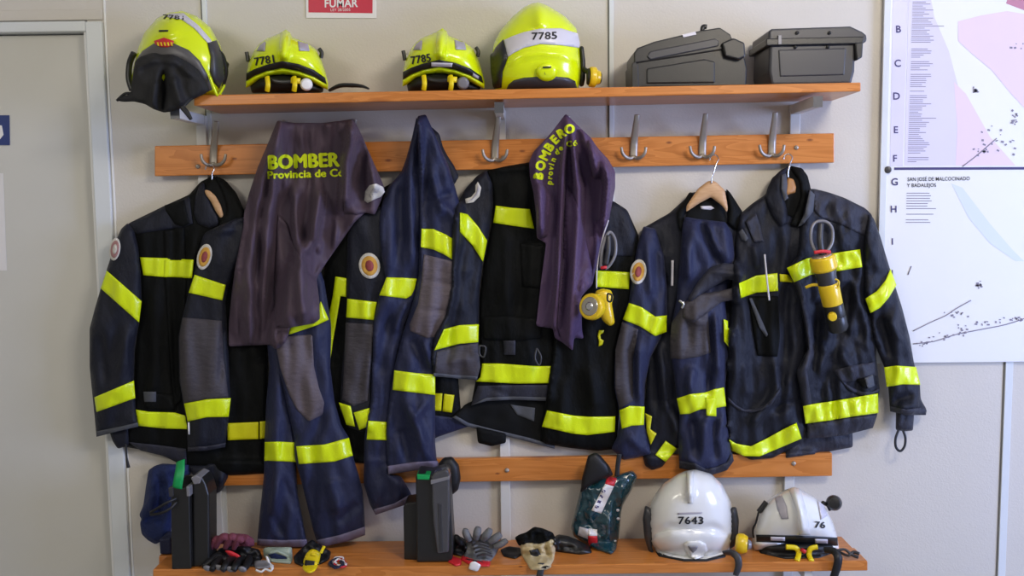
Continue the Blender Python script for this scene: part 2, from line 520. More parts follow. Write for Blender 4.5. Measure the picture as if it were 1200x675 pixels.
def wood(name, c1, c2, c3):
    m = bpy.data.materials.new(name); m.use_nodes = True
    nt = m.node_tree; b = nt.nodes['Principled BSDF']
    b.inputs['Roughness'].default_value = 0.32
    b.inputs['Coat Weight'].default_value = 0.15
    tc = nt.nodes.new('ShaderNodeTexCoord')
    mp = nt.nodes.new('ShaderNodeMapping'); mp.inputs['Scale'].default_value = (0.55, 3.2, 7.0)
    nt.links.new(tc.outputs['Object'], mp.inputs['Vector'])
    n = nt.nodes.new('ShaderNodeTexNoise'); n.inputs['Scale'].default_value = 3.0; n.inputs['Detail'].default_value = 3; n.inputs['Distortion'].default_value = 0.8
    nt.links.new(mp.outputs[0], n.inputs['Vector'])
    mu = nt.nodes.new('ShaderNodeMath'); mu.operation = 'MULTIPLY'; mu.inputs[1].default_value = 9.0
    nt.links.new(n.outputs['Fac'], mu.inputs[0])
    fr = nt.nodes.new('ShaderNodeMath'); fr.operation = 'FRACT'
    nt.links.new(mu.outputs[0], fr.inputs[0])
    cr = nt.nodes.new('ShaderNodeValToRGB')
    cr.color_ramp.elements[0].color = (*c1, 1); cr.color_ramp.elements[1].color = (*c2, 1)
    cr.color_ramp.elements[0].position = 0.1; cr.color_ramp.elements[1].position = 0.95
    nt.links.new(fr.outputs[0], cr.inputs['Fac'])
    vo = nt.nodes.new('ShaderNodeTexVoronoi'); vo.inputs['Scale'].default_value = 1.0
    mp2 = nt.nodes.new('ShaderNodeMapping'); mp2.inputs['Scale'].default_value = (3.1, 8.0, 7.0)
    nt.links.new(tc.outputs['Object'], mp2.inputs['Vector']); nt.links.new(mp2.outputs[0], vo.inputs['Vector'])
    kr = nt.nodes.new('ShaderNodeValToRGB')
    kr.color_ramp.elements[0].color = (1, 1, 1, 1); kr.color_ramp.elements[0].position = 0.045
    kr.color_ramp.elements[1].color = (0, 0, 0, 1); kr.color_ramp.elements[1].position = 0.17
    nt.links.new(vo.outputs['Distance'], kr.inputs['Fac'])
    mx = nt.nodes.new('ShaderNodeMixRGB'); mx.inputs['Color2'].default_value = (*c3, 1)
    nt.links.new(kr.outputs[0], mx.inputs['Fac']); nt.links.new(cr.outputs[0], mx.inputs['Color1'])
    nt.links.new(mx.outputs[0], b.inputs['Base Color'])
    M[name] = m
wood('pine', (0.50, 0.165, 0.027), (0.61, 0.225, 0.048), (0.22, 0.055, 0.012))
# ---------------------------------------------------------------- the room
def st(o): o['kind'] = 'structure'; return o
XD = P(118, 340, 0.0).x            # right edge of the door opening
box('wall_back', (XD + 0.002, 0.0, 0.0), (5.2, 0.12, 2.8), M['wall_panel'], kind='structure')
wl = box('wall_left', (-3.4, 0.0, 0.0), (-2.30, 0.12, 2.8), M['wall_panel'], kind='structure')
box('wall_top', (-2.30, 0.0, 2.095), (XD + 0.002, 0.12, 2.8), M['wall_panel'], kind='structure')
box('floor', (-3.4, -4.2, -0.05), (5.2, 0.12, 0.0), M['floor_vinyl'], kind='structure')
box('ceiling', (-3.4, -4.2, 2.8), (5.2, 0.12, 2.85), M['ceiling_paint'], kind='structure')
# door in the left of the wall
ZD = P(60, 38, 0.0).z
dr = box('door_1', (-2.25, 0.025, 0.01), (XD - 0.004, 0.065, ZD - 0.004), M['door_paint'], kind='structure')
def frame_piece(lo, hi, m='alu_strip', bev=0.003, name='trim_1'):
    return box(name, lo, hi, M[m], None, bev, kind='structure')
frame_piece((XD, -0.012, 0.0), (XD + 0.052, 0.08, ZD + 0.03), name='trim_1')
frame_piece((XD - 0.010, -0.004, 0.0), (XD + 0.0005, 0.02, ZD), 'white_paint', 0.002, 'trim_2')
frame_piece((-2.30, -0.012, ZD), (XD, 0.08, ZD + 0.032), name='trim_3')
frame_piece((-2.30, -0.006, ZD + 0.036), (XD + 0.052, 0.01, ZD + 0.068), 'wall_panel', 0.002, 'trim_4')
frame_piece((XD + 0.056, -0.003, 0.0), (XD + 0.062, 0.01, 2.8), 'white_paint', 0.001, 'trim_5')
# joint strips between the wall panels
for i, (u, v, w, dark) in enumerate([(241.5, 50, 0.014, 1), (716.5, 100, 0.014, 1), (1177, 560, 0.024, 1)]):
    x = P(u, v, 0.0).x
    zb = 1.1 if i == 1 else 0.0
    frame_piece((x - w / 2, -0.006, zb), (x + w / 2, 0.004, 2.8), 'alu_strip', 0.001, 'trim_%d' % (6 + 2 * i))
    frame_piece((x - w / 2 - 0.005, -0.0012, zb), (x - w / 2, 0.003, 2.8), 'alu_dark', 0.0, 'trim_%d' % (7 + 2 * i))

# plates and paper on the door
sp = thing('door_sign', P(-14, 170, 0.0) + Vector((0, 0.02, 0)), 'small dark blue sign plate on the grey door at the left edge', 'sign')
def onplane(name, pts, d, m, par=None, th=0.003, bev=0.0):
    return slab(name, pts, d - th, d, m, par, bev)
onplane('plate', [(-40, 135), (10.5, 135), (11, 170), (-40, 170)], -0.021, M['blue_sign'], sp)
onplane('pictogram', [(-12, 146), (2, 147), (4, 158), (0, 163), (-12, 162)], -0.0195, M['sign_white'], sp, 0.001)
pp = thing('paper_notice', P(-20, 318, 0.0) + Vector((0, 0.02, 0)), 'white paper sheet on the grey door below the blue plate', 'paper')
onplane('sheet', [(-70, 203), (3.5, 203), (8, 317), (-70, 318)], -0.0235, M['paper'], pp, 0.0008)

# no smoking sign
sg = thing('warning_sign', P(400, 21, 0.0), 'red and white sign reading FUMAR above the yellow helmets', 'sign')
onplane('plate', [(358, -60), (441, -60), (441, 21.5), (358.5, 21)], 0.004, M['sign_white'], sg, 0.004, 0.001)
onplane('red_panel', [(361, -58), (437, -58), (436.5, 15.5), (361.5, 14.5)], 0.0048, M['red_sign'], sg, 0.0008)
text('lettering', 'FUMAR', 400, 3.6, 9.2, M['sign_white'], sg, None, 0.8, 39, d=0.0056, bold=0.025)
text('lettering', 'LEY 28/2005', 399, 11.4, 3.2, M['sign_white'], sg, None, 0.8, 23, d=0.0056)

# street map board
XB0 = P(1033, 200, 0.02).x
XB1 = XB0 + 1.5
ZB0 = P(1120, 425, 0.02).z
mb = thing('map_board', ((XB0 + XB1) / 2, -0.01, ZB0), 'large white map board with index letters on the right of the wall', 'map')
box('panel', (XB0, -0.018, ZB0), (XB1, -0.0005, ZB0 + 1.75), M['map_paper'], mb, 0.002)
box('edge_strip', (XB0 - 0.004, -0.022, ZB0), (XB0 + 0.016, -0.0182, ZB0 + 1.75), M['alu_strip'], mb, 0.001)
dm = 0.0186
onplane('index_strip', [(1047.5, -60), (1066, -60), (1058, 195), (1043, 195)], dm + .0001, M['map_lilac'], mb, 0.0003)
onplane('lilac_area', [(1066, -60), (1080, -60), (1095, 20), (1112, 60), (1124, 105), (1128, 194), (1060, 194)], dm, M['map_lilac'], mb, 0.0003)
onplane('pink_area', [(1123, 25), (1150, 18), (1180, 13), (1235, 22), (1235, 150), (1202, 128), (1185, 110), (1162, 82), (1138, 62), (1123, 48)], dm + .0002, M['map_pink'], mb, 0.0003)
onplane('pink_area', [(1118, 96), (1132, 110), (1160, 160), (1190, 194), (1120, 194), (1122, 150)], dm + .0002, M['map_pink'], mb, 0.0003)
onplane('rose_area', [(1179, 4), (1200, 12), (1235, 16), (1235, -60), (1200, -60)], dm, M['map_rose'], mb, 0.0003)
onplane('teal_area', [(1115, 215), (1128, 220), (1160, 262), (1186, 292), (1200, 306), (1190, 306), (1160, 285), (1135, 255)], dm, M['map_teal'], mb, 0.0003)
onplane('sheet_divider', [(1048, 196.2), (1230, 195.6), (1230, 198.6), (1048, 199.2)], 0.0192, M['ink_violet'], mb, 0.0006)
lathe('pin', P(1040.5, 199, 0.0175), P(1040.5, 199, 0.027), [(0, .011), (.8, .011), (1, .008)], M['steel_grey'], mb)
for ch, u, v, h in [('B', 1053, 34, 8), ('C', 1052, 74, 8), ('D', 1050.7, 112.5, 8.2), ('E', 1050, 152, 7.8), ('F', 1049, 185.5, 7.6), ('G', 1048.3, 213, 8), ('H', 1047.3, 245, 7.6), ('I', 1045.8, 283, 7.2), ('J', 1045, 320, 7)]:
    text('index_letter', ch, u, v, h, M['ink_violet'], mb, None, 0.8, d=0.0196, bold=0.02)
text('heading', 'SAN JOSÉ DE MALCOCINADO', 1100, 209.6, 4.2, M['ink'], mb, None, 0.8, 73, d=0.0196, bold=0.01)
text('heading', 'Y BADALEJOS', 1080, 217, 4.2, M['ink'], mb, None, 0.8, 34, d=0.0196, bold=0.01)
rng = random.Random(3)
def lines(u0, v0, v1, step, lo, hi, skew):
    vs, fs = [], []
    v = v0
    while v < v1:
        w = rng.uniform(lo, hi) * (1.5 if rng.random() < .15 else 1)
        u = u0 - (v - v0) * skew
        q = [P(a, b, 0.0194) for a, b in [(u, v), (u + w, v), (u + w, v + .75), (u, v + .75)]]
        n = len(vs); vs += q; fs.append((n, n + 1, n + 2, n + 3)); v += step * (2.2 if rng.random() < .05 else 1)
    add('index_text', vs, fs, M['map_ink'], mb, smooth=False)
lines(1069.5, 2, 50, 2.35, 12, 27, .035)
lines(1068, 57, 190, 2.4, 10, 26, .033)
lines(1062.5, 226, 262, 3.0, 22, 38, .03)
def mark(pts, wpx=0.7):
    w = wpx / 366.0
    sweep('map_road', [P(u, v, 0.0194) for u, v in pts], w, M['map_ink'], mb, 6, 0.2, up=(0, 1, 0), n=3)
mark([(1128, 195), (1145, 182), (1168, 162)])
mark([(1070, 388), (1090, 378), (1108, 370), (1120, 362), (1138, 352)], 0.6)
mark([(1070, 403), (1095, 400), (1120, 392), (1150, 386), (1180, 380), (1210, 370)], 0.6)
mark([(1064, 322), (1068, 312)], 0.7)
vs, fs = [], []
for k in range(130):
    c = rng.choice([(1085, 402, 12, 3), (1112, 393, 16, 4), (1128, 385, 9, 6), (1160, 379, 20, 4), (1118, 366, 16, 6), (1190, 374, 10, 3), (1188, 136, 6, 14), (1196, 55, 14, 5), (1143, 106, 4, 3), (1150, 176, 9, 6), (1148, 334, 4, 8), (1172, 168, 22, 16)])
    u, v = rng.gauss(c[0], c[2] * .55), rng.gauss(c[1], c[3] * .55)
    a, b = rng.uniform(.6, 1.8), rng.uniform(.5, 1.3)
    t = rng.uniform(-.5, .5)
    q = [P(u + x * math.cos(t) - y * math.sin(t), v + x * math.sin(t) + y * math.cos(t), 0.0193) for x, y in [(-a, -b), (a, -b), (a, b), (-a, b)]]
    n = len(vs); vs += q; fs.append((n, n + 1, n + 2, n + 3))
tag(add('map_blocks', vs, fs, M['map_ink'], mb, smooth=False), kind='stuff')

# ---------------------------------------------------------------- the coat rack with its shelf and bench
def zc4(u, vt, vb, d): return P(u, vt, d), P(u, vb, d)
def board(name, ul, vtl, vbl, ur, vtr, vbr, d0, d1, par, bev=0.003):
    """plank given by its front face corners"""
    a, b, c, e = P(ul, vtl, d1), P(ur, vtr, d1), P(ur, vbr, d1), P(ul, vbl, d1)
    v = [a, b, c, e] + [Vector((p.x, -d0, p.z)) for p in (a, b, c, e)]
    f = [(0, 1, 2, 3), (7, 6, 5, 4), (0, 4, 5, 1), (1, 5, 6, 2), (2, 6, 7, 3), (3, 7, 4, 0)]
    o = add(name, v, f, M['pine'], par, smooth=False)
    bevel(o, bev); return o
rack = thing('coat_rack', (P(600, 400, 0).x, -0.1, 0.0), 'pine coat rack with top shelf, hook rail and bench on white metal uprights', 'coat rack')
board('shelf', 227, 111.5, 124.0, 1009, 96.5, 107.0, 0.003, 0.240, rack)
board('hook_board', 181, 171, 206.5, 978, 156, 190.5, 0.020, 0.042, rack)
board('lower_board', 258, 542, 569.5, 975.5, 531, 558, 0.020, 0.042, rack)
board('seat_slat', 179, 667.5, 680, 1017, 657.5, 669, 0.130, 0.238, rack)
board('seat_slat', 186, 651.5, 663, 1001, 643.5, 654, 0.012, 0.1235, rack)
def knots(m, pts):
    nt = m.node_tree; b = nt.nodes['Principled BSDF']
    col = b.inputs['Base Color'].links[0].from_socket
    tc = nt.nodes.new('ShaderNodeTexCoord')
    for u, v, d, sz in pts:
        k = P(u, v, d) - rack.location
        su = nt.nodes.new('ShaderNodeVectorMath'); su.operation = 'SUBTRACT'; su.inputs[1].default_value = k
        mu = nt.nodes.new('ShaderNodeVectorMath'); mu.operation = 'MULTIPLY'; mu.inputs[1].default_value = (0.5, 0.3, 1.2)
        ln = nt.nodes.new('ShaderNodeVectorMath'); ln.operation = 'LENGTH'
        nt.links.new(tc.outputs['Object'], su.inputs[0]); nt.links.new(su.outputs[0], mu.inputs[0]); nt.links.new(mu.outputs[0], ln.inputs[0])
        mr = nt.nodes.new('ShaderNodeMapRange'); mr.inputs[1].default_value = sz * .35; mr.inputs[2].default_value = sz
        mr.inputs[3].default_value = 0.85; mr.inputs[4].default_value = 0.0
        nt.links.new(ln.outputs['Value'], mr.inputs[0])
        mx = nt.nodes.new('ShaderNodeMixRGB'); mx.inputs['Color2'].default_value = (0.16, 0.035, 0.01, 1)
        nt.links.new(mr.outputs[0], mx.inputs['Fac']); nt.links.new(col, mx.inputs['Color1'])
        col = mx.outputs[0]
    nt.links.new(col, b.inputs['Base Color'])
knots(M['pine'], [(784, 167, .042, .006), (949, 164, .042, .0065), (455, 188, .042, .007), (275, 186, .042, .005), (612, 177, .042, .006), (583, 555, .042, .005), (690, 545, .042, .003), (240, 665, .238, .004), (610, 664, .238, .004)])
SHELF_L, SHELF_R = P(227, 111.5, .24).z, P(1009, 96.5, .24).z
def shelf_z(u): return SHELF_L + (SHELF_R - SHELF_L) * (u - 227) / 782.0
B_L, B_R = P(179, 667.5, .238).z, P(1017, 657.5, .238).z
def bench_z(u): return B_L + (B_R - B_L) * (u - 179) / 838.0
for u, v in [(247, 400), (590, 400), (931, 140)]:
    x = P(u, v, 0.01).x
    zt = shelf_z(u) - 0.036
    up = box('upright', (x - 0.016, -0.0195, 0.02), (x + 0.016, -0.0002, zt), M['steel_white'], rack, 0.002)
    box('foot', (x - 0.02, -0.24, 0.0), (x + 0.02, -0.0005, 0.02), M['steel_white'], up, 0.003)
    a = box('shelf_bracket', (x - 0.013, -0.232, zt - 0.030), (x + 0.013, -0.0197, zt + 0.0005), M['steel_white'], rack, 0.002)
    box('end_cap', (x - 0.0135, -0.2335, zt - 0.031), (x + 0.0135, -0.2318, zt + 0.0005), M['steel_grey'], a)
    zb = bench_z(u) - 0.0325
    box('seat_bracket', (x - 0.013, -0.225, zb - 0.03), (x + 0.013, -0.0197, zb), M['steel_white'], rack, 0.002)
    box('leg', (x - 0.016, -0.225, 0.02), (x + 0.016, -0.195, zb - 0.03), M['steel_white'], rack, 0.002)
for u, v in [(933, 173), (590, 185), (232, 195), (930, 543), (594, 551)]:
    lathe('screw', P(u, v, .0418), P(u, v, .0475), [(0, .0075), (.6, .007), (1, .004)], M['hook_steel'], rack, 14)
HOOKS = []
for u0 in (250, 330, 411, 494, 580, 661, 742.5, 823, 904.5):
    vb = 193.5 - (u0 - 250) * 0.0165
    HOOKS.append((u0, vb))
    pts = [P(u0, vb, .0465), P(u0 + .2, vb - 12, .0475), P(u0 + .8, vb - 22, .055), P(u0 + 2.2, vb - 35, .080), P(u0 + 3.4, vb - 44, .098), P(u0 + 4.0, vb - 51, .107)]
    hk = sweep('coat_hook', pts, [.0125, .0125, .0122, .0105, .0095, .0085], M['hook_steel'], rack, 8, 0.28, up=(0, 1, 0.25))
    for sgn in (-1, 1):
        c = [(0, -2, .046), (4, 0, .052), (9, -1.5, .064), (13, -6, .071), (14.5, -13, .073)]
        sweep('prong', [P(u0 + sgn * a, vb + b, d) for a, b, d in c], [.0065, .006, .0055, .005, .0042], M['hook_steel'], hk, 8)
# what hangs on the boards starts in front of them
def zfill(pts, val):
    Soft('x', pts, None, sharp=True, R=2, build=False, keep=False)
    poly = np.array(pts, float)
    gu = U0 + S * np.arange(NU)[None, :] + 0 * np.arange(NV)[:, None]
    gv = V0 + S * np.arange(NV)[:, None] + 0 * np.arange(NU)[None, :]
    m = inside(poly, gu, gv)
    Z[m] = np.maximum(Z[m], val)
zfill([(181, 171), (978, 156), (978, 191), (181, 207)], .043)
zfill([(258, 542), (975, 531), (975, 558), (258, 569)], .043)
# ---------------------------------------------------------------- hanging gear, left half
def wirehook(par, u, v, du=0, hv=0):
    """wire crook of a hanger: from the bar top (u, v) up to the rail hook at (u+du, hv)"""
    pts = [P(u, v + 3, .085), P(u, v - 4, .085), P(u + du * .5, v + (hv - v) * .45, .085), P(u + du, hv + 6, .08), P(u + du + 2.5, hv, .074), P(u + du - 1, hv - 4.5, .066), P(u + du - 6, hv - 3, .060), P(u + du - 8, hv + 2, .058)]
    return sweep('wire_hook', pts, .0021, M['chrome'], par, 8)

FV = lambda a, b: (a, b)
# ---- coat at the far left
ca = thing('firefighter_coat', P(225, 556, .05), 'dark turnout coat on a hanger from the leftmost hook, chest facing right of its badge sleeve', 'coat', 'firefighter coats')
ca['label'] = 'black and navy firefighter coat hanging from the leftmost hook, nearest the door'
ha = thing('coat_hanger', P(248, 255, .08), 'orange-brown wooden hanger showing in the open collar of the leftmost coat', 'hanger', 'coat hangers')
body = Soft('body', [(150, 262), (193, 241), (222, 228), (235, 213), (249, 206), (264, 213), (278, 230), (288, 250), (305, 300), (314, 400), (314, 500), (312, 555), (268, 557), (215, 546), (190, 533), (165, 527), (148, 524), (136, 522), (130, 510), (150, 480), (158, 400), (155, 300)], M['navy_black'], ca,
            base=.022, thick=.045, R=22, folds=[([(205, 250), (203, 330), (208, 480)], 5, -.010), ([(230, 262), (220, 330), (215, 470)], 6, .008), ([(180, 330), (178, 470)], 8, .006)], wr=[(.006, 14, 60, 1)])
band('neck_lining', [(240, 222), (249, 208), (262, 213), (276, 228), (285, 250), (276, 258), (262, 262), (254, 256), (244, 240)], M['lining'], ca, body, off=.001)
bar = Soft('wooden_bar', [(239.5, 222), (246, 223.5), (253, 230), (259, 241), (262, 253), (258.5, 256), (253, 248), (247, 236), (241, 228)], M['hanger_wood'], ha, base=.06, thick=.008, R=4, gap=.002, smooth=2, res=2.2)
wirehook(ha, 248.5, 208, 0, 197)
band('yoke', [(150, 263), (193, 242), (222, 230), (226, 262), (216, 266), (160, 274)], M['navy'], ca, body, off=.001, thick=.003, R=5)
band('throat_tab', [(193, 240.5), (216, 234), (222, 262), (215, 266), (205, 263), (194, 247)], M['navy_black'], ca, body, off=.004, thick=.004, R=4)
band('collar', [(227, 250), (229, 230), (234, 216), (239, 213), (241, 225), (248, 241), (255, 254), (256, 264), (246, 268), (232, 262)], M['navy'], ca, body, off=.004, thick=.010, R=6, sharp=False)
band('collar', [(252, 206), (264, 211), (277, 226), (286, 246), (287, 256), (272, 264), (256, 268), (259, 258), (266, 250), (265, 238), (260, 224)], M['navy_black'], ca, body, off=.006, thick=.012, R=6, sharp=False)
band('storm_flap', [(192, 270), (216, 266), (218, 322), (216, 400), (212, 470), (204, 478), (198, 400), (193, 325)], M['navy_black'], ca, body, off=.002, thick=.006, R=5)
band('pocket', [(168, 460), (206, 462), (206, 481), (170, 479)], M['navy_black'], ca, body, off=.002, thick=.005, R=5)
band('pocket_tab', [(168, 459), (183, 459), (183, 471), (169, 471)], M['cuff_grey'], ca, body, off=.006, thick=.002)
band('reflective_band', [(164, 301.5), (195, 302.5), (227, 304.5), (225, 326), (195, 325), (168, 322.5)], M['tape'], ca, body, off=.006)
band('reflective_band', [(193, 304.5), (226, 305.5), (224.5, 325.5), (192, 324.5)], M['tape'], ca, body, off=.009)
band('reflective_band', [(159, 480), (174, 482.5), (205, 483.5), (217, 487), (220, 503), (190, 502), (162, 499)], M['tape'], ca, body, off=.006)
band('reflective_band', [(266, 496), (303, 494.5), (303, 514.5), (267, 516)], M['tape_amber'], ca, body, off=.006)
band('reflective_band', [(304.5, 494), (312.5, 493.5), (312, 513.5), (304.5, 514.5)], M['tape_amber'], ca, body, off=.006)
band('hem_lining', [(150, 518), (190, 522), (218, 526), (219, 546), (190, 534), (165, 528)], M['charcoal'], ca, body, off=.002, thick=.003)
Soft('cuff_liner', [(128, 505), (150, 500), (151, 522), (138, 526), (132, 517)], M['navy'], ca, base=.05, thick=.01, R=6)
sl = Soft('sleeve', [(150, 261), (157, 270), (162, 290), (165, 320), (166, 352), (163, 378), (158, 410), (157, 445), (159, 480), (162, 500), (140, 505), (113, 512), (111, 490), (108, 460), (105, 430), (105, 385), (111, 362), (118, 338), (127, 310), (136, 282), (142, 268)], M['navy'], ca,
          base=.045, thick=.055, R=17, folds=[([(150, 385), (135, 470)], 7, .008), ([(118, 390), (125, 450)], 5, -.006)], wr=[(.007, 14, 45, 2)])
band('reflective_band', [(125, 317), (166, 353), (163, 378), (118, 338)], M['tape'], ca, sl)
band('reflective_band', [(110.5, 465.6), (157, 446), (158.5, 466.5), (113, 483)], M['tape'], ca, sl)
band('cuff_edge', [(112.5, 505.5), (140, 500), (161.5, 495), (162, 500), (140, 505), (113, 512)], M['cuff_grey'], ca, sl)
patch(ca, sl, 134.5, 292, 6.5, 13.5, 8, field='patch_pink', core='patch_white')
s2 = Soft('sleeve', [(240, 273), (251, 267), (276, 256), (288, 254), (292, 275), (284, 300), (275, 320), (268, 335), (264, 355), (266, 380), (268, 420), (270, 466), (268, 490), (264, 524), (242, 528), (220, 529), (219, 495), (215, 474), (210, 445), (209, 395), (213, 374), (221, 343), (227, 320), (232, 298), (237, 279)], M['navy'], ca,
          base=.05, thick=.05, R=17, folds=[([(250, 272), (275, 268)], 4, .006), ([(262, 262), (290, 262)], 4, -.005), ([(262, 380), (258, 450)], 3, -.006)], wr=[(.006, 16, 50, 3)])
band('elbow_pad', [(214, 372), (240, 374), (260, 376), (262, 420), (268, 466), (240, 468), (215.5, 473), (211, 445), (210, 395)], M['pad_grey'], ca, s2, off=.001, thick=.003, R=4)
band('reflective_band', [(228, 322), (264.5, 334), (260.5, 352), (221, 343)], M['tape'], ca, s2, off=.003)
band('reflective_band', [(215.6, 473), (242, 468), (270.5, 466.5), (268, 488.5), (242, 489), (220, 494)], M['tape'], ca, s2, off=.003)
patch(ca, s2, 239.5, 301, 8.5, 15.5, 14)
band('cuff_edge', [(220, 524), (242, 523), (264.5, 519), (264, 524), (242, 528), (220, 529)], M['charcoal'], ca, s2)
sweep('drawcord', [P(147.5, 520, .075), P(148.5, 536, .08), P(150.5, 548, .082)], [.003, .003, .006], M['rubber'], ca)
sweep('zip_pull', [P(221, 495, .10), P(221.5, 509, .102)], .0025, M['sign_white'], ca)

# ---- trousers on the second hook and the coat behind
cb = thing('firefighter_coat', P(460, 540, .05), 'navy firefighter coat half hidden behind the plum T-shirt and hanging trousers, badge on its sleeve', 'coat', 'firefighter coats')
bb = Soft('body', [(425, 236), (445, 222), (460, 214), (480, 216), (500, 226), (518, 260), (530, 330), (535, 420), (540, 480), (548, 500), (530, 506), (513, 512), (480, 530), (440, 545), (400, 540), (380, 500), (375, 420), (378, 330), (385, 280), (400, 250)], M['navy_black'], cb,
          base=.022, thick=.045, R=22, wr=[(.006, 14, 60, 4)])
band('reflective_band', [(393, 324), (406, 326), (405.6, 348), (399, 347), (395, 372), (391, 395), (386, 429), (380, 420), (383, 392), (386, 365), (390, 346)], M['tape'], cb, bb, off=.008)
band('reflective_band', [(500, 461), (518.5, 461), (517, 481.5), (500, 481)], M['tape_amber'], cb, bb)
band('reflective_band', [(520.5, 461.5), (532.5, 463), (529.5, 483.5), (518.5, 482)], M['tape_amber'], cb, bb)
band('hem_lining', [(505, 486), (535, 490), (548, 500), (513, 512), (500, 514)], M['navy_blue'], cb, bb)
sb = Soft('sleeve', [(410, 254), (436, 244), (455, 240), (462, 300), (456, 360), (440, 420), (436, 480), (434, 504), (422, 506), (408, 500), (398, 480), (400, 440), (404, 400), (406, 372), (406, 330), (407, 280)], M['navy'], cb,
          base=.05, thick=.045, R=16, folds=[([(440, 380), (428, 460)], 5, .006)], wr=[(.006, 14, 40, 5)])
band('elbow_pad', [(405, 378), (438, 380), (434, 430), (431, 470), (414, 476), (401, 468), (404, 410)], M['pad_grey'], cb, sb, off=.001, thick=.003, R=4)
band('reflective_band', [(407, 350), (441.5, 354), (438, 375), (405.6, 372)], M['tape'], cb, sb, off=.003)
band('reflective_band', [(397, 471.5), (411, 476), (416, 500), (406, 498)], M['tape'], cb, sb, off=.004)
band('reflective_band', [(414.5, 483.5), (433, 478), (433, 499), (421, 504)], M['tape'], cb, sb, off=.004)
patch(cb, sb, 433, 311.5, 12.5, 15.3, -10)

ta = thing('firefighter_trousers', P(366, 641, .12), 'navy firefighter trousers under the lettered plum T-shirt, hanging down to the bench', 'trousers', 'firefighter trousers')
ll = Soft('trouser_leg', [(312, 395), (335, 395), (338, 440), (342, 480), (346, 515), (347, 545), (349, 580), (355, 610), (361, 641), (330, 641.5), (301, 639), (304, 605), (309, 560), (310, 515), (312, 470), (316, 430)], M['navy_blue'], ta,
          base=.06, thick=.05, R=15, folds=[([(325, 430), (325, 560), (320, 610)], 6, .010), ([(330, 560), (350, 600)], 5, -.006), ([(318, 600), (332, 628)], 4, -.006)], wr=[(.008, 12, 40, 6)])
band('reflective_band', [(310.3, 518), (328, 517.5), (346, 518.5), (347.5, 541.5), (328, 540.5), (309.7, 540)], M['tape'], ta, ll)
band('cuff', [(302, 631.5), (330, 633), (359.5, 632), (361, 641), (330, 641.5), (301, 639)], M['cuff_lilac'], ta, ll, thick=.003)
rl = Soft('trouser_leg', [(316, 380), (330, 345), (345, 300), (365, 285), (380, 330), (388, 380), (388, 400), (387, 430), (392, 470), (400, 498), (409, 513), (414, 536), (420, 555), (425, 575), (427, 600), (428, 627), (412, 633), (398, 636.5), (374, 642), (367, 622), (359, 588), (352, 560), (346, 540), (344, 510), (335, 470), (326, 430)], M['navy_blue'], ta,
          base=.07, thick=.055, R=17, folds=[([(385, 470), (365, 520), (368, 620)], 7, -.008), ([(388, 560), (395, 600)], 9, .010), ([(395, 612), (420, 590)], 5, -.008)], wr=[(.008, 13, 40, 7)])
band('knee_pad', [(323, 404), (336, 394), (366, 392), (368, 430), (374, 455), (380, 472), (378, 486), (362, 494), (348, 480), (338, 460), (328, 430)], M['pad_light'], ta, rl, off=.001, thick=.004, R=6, sharp=False)
band('reflective_band', [(347, 523), (380, 521), (409, 513), (413.5, 534), (392, 541), (350, 544)], M['tape'], ta, rl)
band('cuff', [(371, 633), (398, 627), (428, 617), (428, 627), (412, 633), (398, 636.5), (374, 642)], M['cuff_lilac'], ta, rl, thick=.003)
band('reflective_band', [(337, 384), (366, 372), (376, 353), (385.5, 374.5), (372, 381), (338, 392.5)], M['tape'], ta, rl, off=.012, thick=.006)

# ---- plum T-shirt over two hooks
t1 = thing('work_shirt', P(350, 408, .16), 'plum T-shirt with lime lettering draped over two hooks on the left', 'shirt', 'plum work shirts')
def wall_out(u, v): return 0.05 * np.clip((205 - v) / 65.0, 0, 1)
sh1 = Soft('cloth', [(325, 141), (346, 144), (378, 144), (400, 141.5), (414, 139), (422, 154), (431, 175), (440, 195), (447, 211), (451, 222), (446, 236), (439, 252), (428, 249), (416, 260), (402, 280), (383, 307), (371, 326), (374, 350), (375, 374), (368, 379), (340, 384), (338, 392), (334, 402), (324, 410), (317, 404), (290, 405), (268, 406), (268, 380), (271, 348), (275, 316), (285, 266), (286, 250), (292, 226), (302, 196), (314, 168)], M['shirt_plum'], t1,
           base=.065, thick=.016, R=9, smooth=40, bias=wall_out, res=2.6, boost=1.9,
           folds=[([(325, 143), (308, 215), (296, 300), (290, 404)], 8, .018), ([(330, 143), (322, 200), (314, 270), (306, 380)], 6, .016), ([(318, 190), (304, 260), (300, 330)], 5, -.012), ([(345, 215), (348, 270), (352, 320)], 6, .014), ([(336, 225), (334, 300), (322, 380)], 6, -.018),
                  ([(414, 140), (404, 190), (402, 247)], 7, .022), ([(405, 150), (396, 200), (388, 255), (370, 315)], 7, -.018), ([(378, 220), (366, 280), (352, 300)], 6, .014), ([(392, 250), (372, 300)], 4, .012), ([(424, 160), (420, 210), (424, 248)], 6, -.014), ([(436, 190), (440, 225)], 5, .010), ([(280, 300), (276, 400)], 6, .008), ([(350, 300), (356, 376)], 12, .012), ([(334, 270), (350, 312)], 3.5, -.012)],
           wr=[(.010, 11, 80, 8), (.004, 6, 25, 9)])
text('lettering', 'BOMBER', 356, 188.5, 15.5, M['print_lime'], t1, sh1, 2.4, 82, bold=0, off=.0025, sub=2, fat=1.25)
text('lettering', 'Provincia de Có', 358.5, 203.6, 8.6, M['print_lime'], t1, sh1, 2.0, 89, bold=0, off=.0025, sub=2, fat=.65)
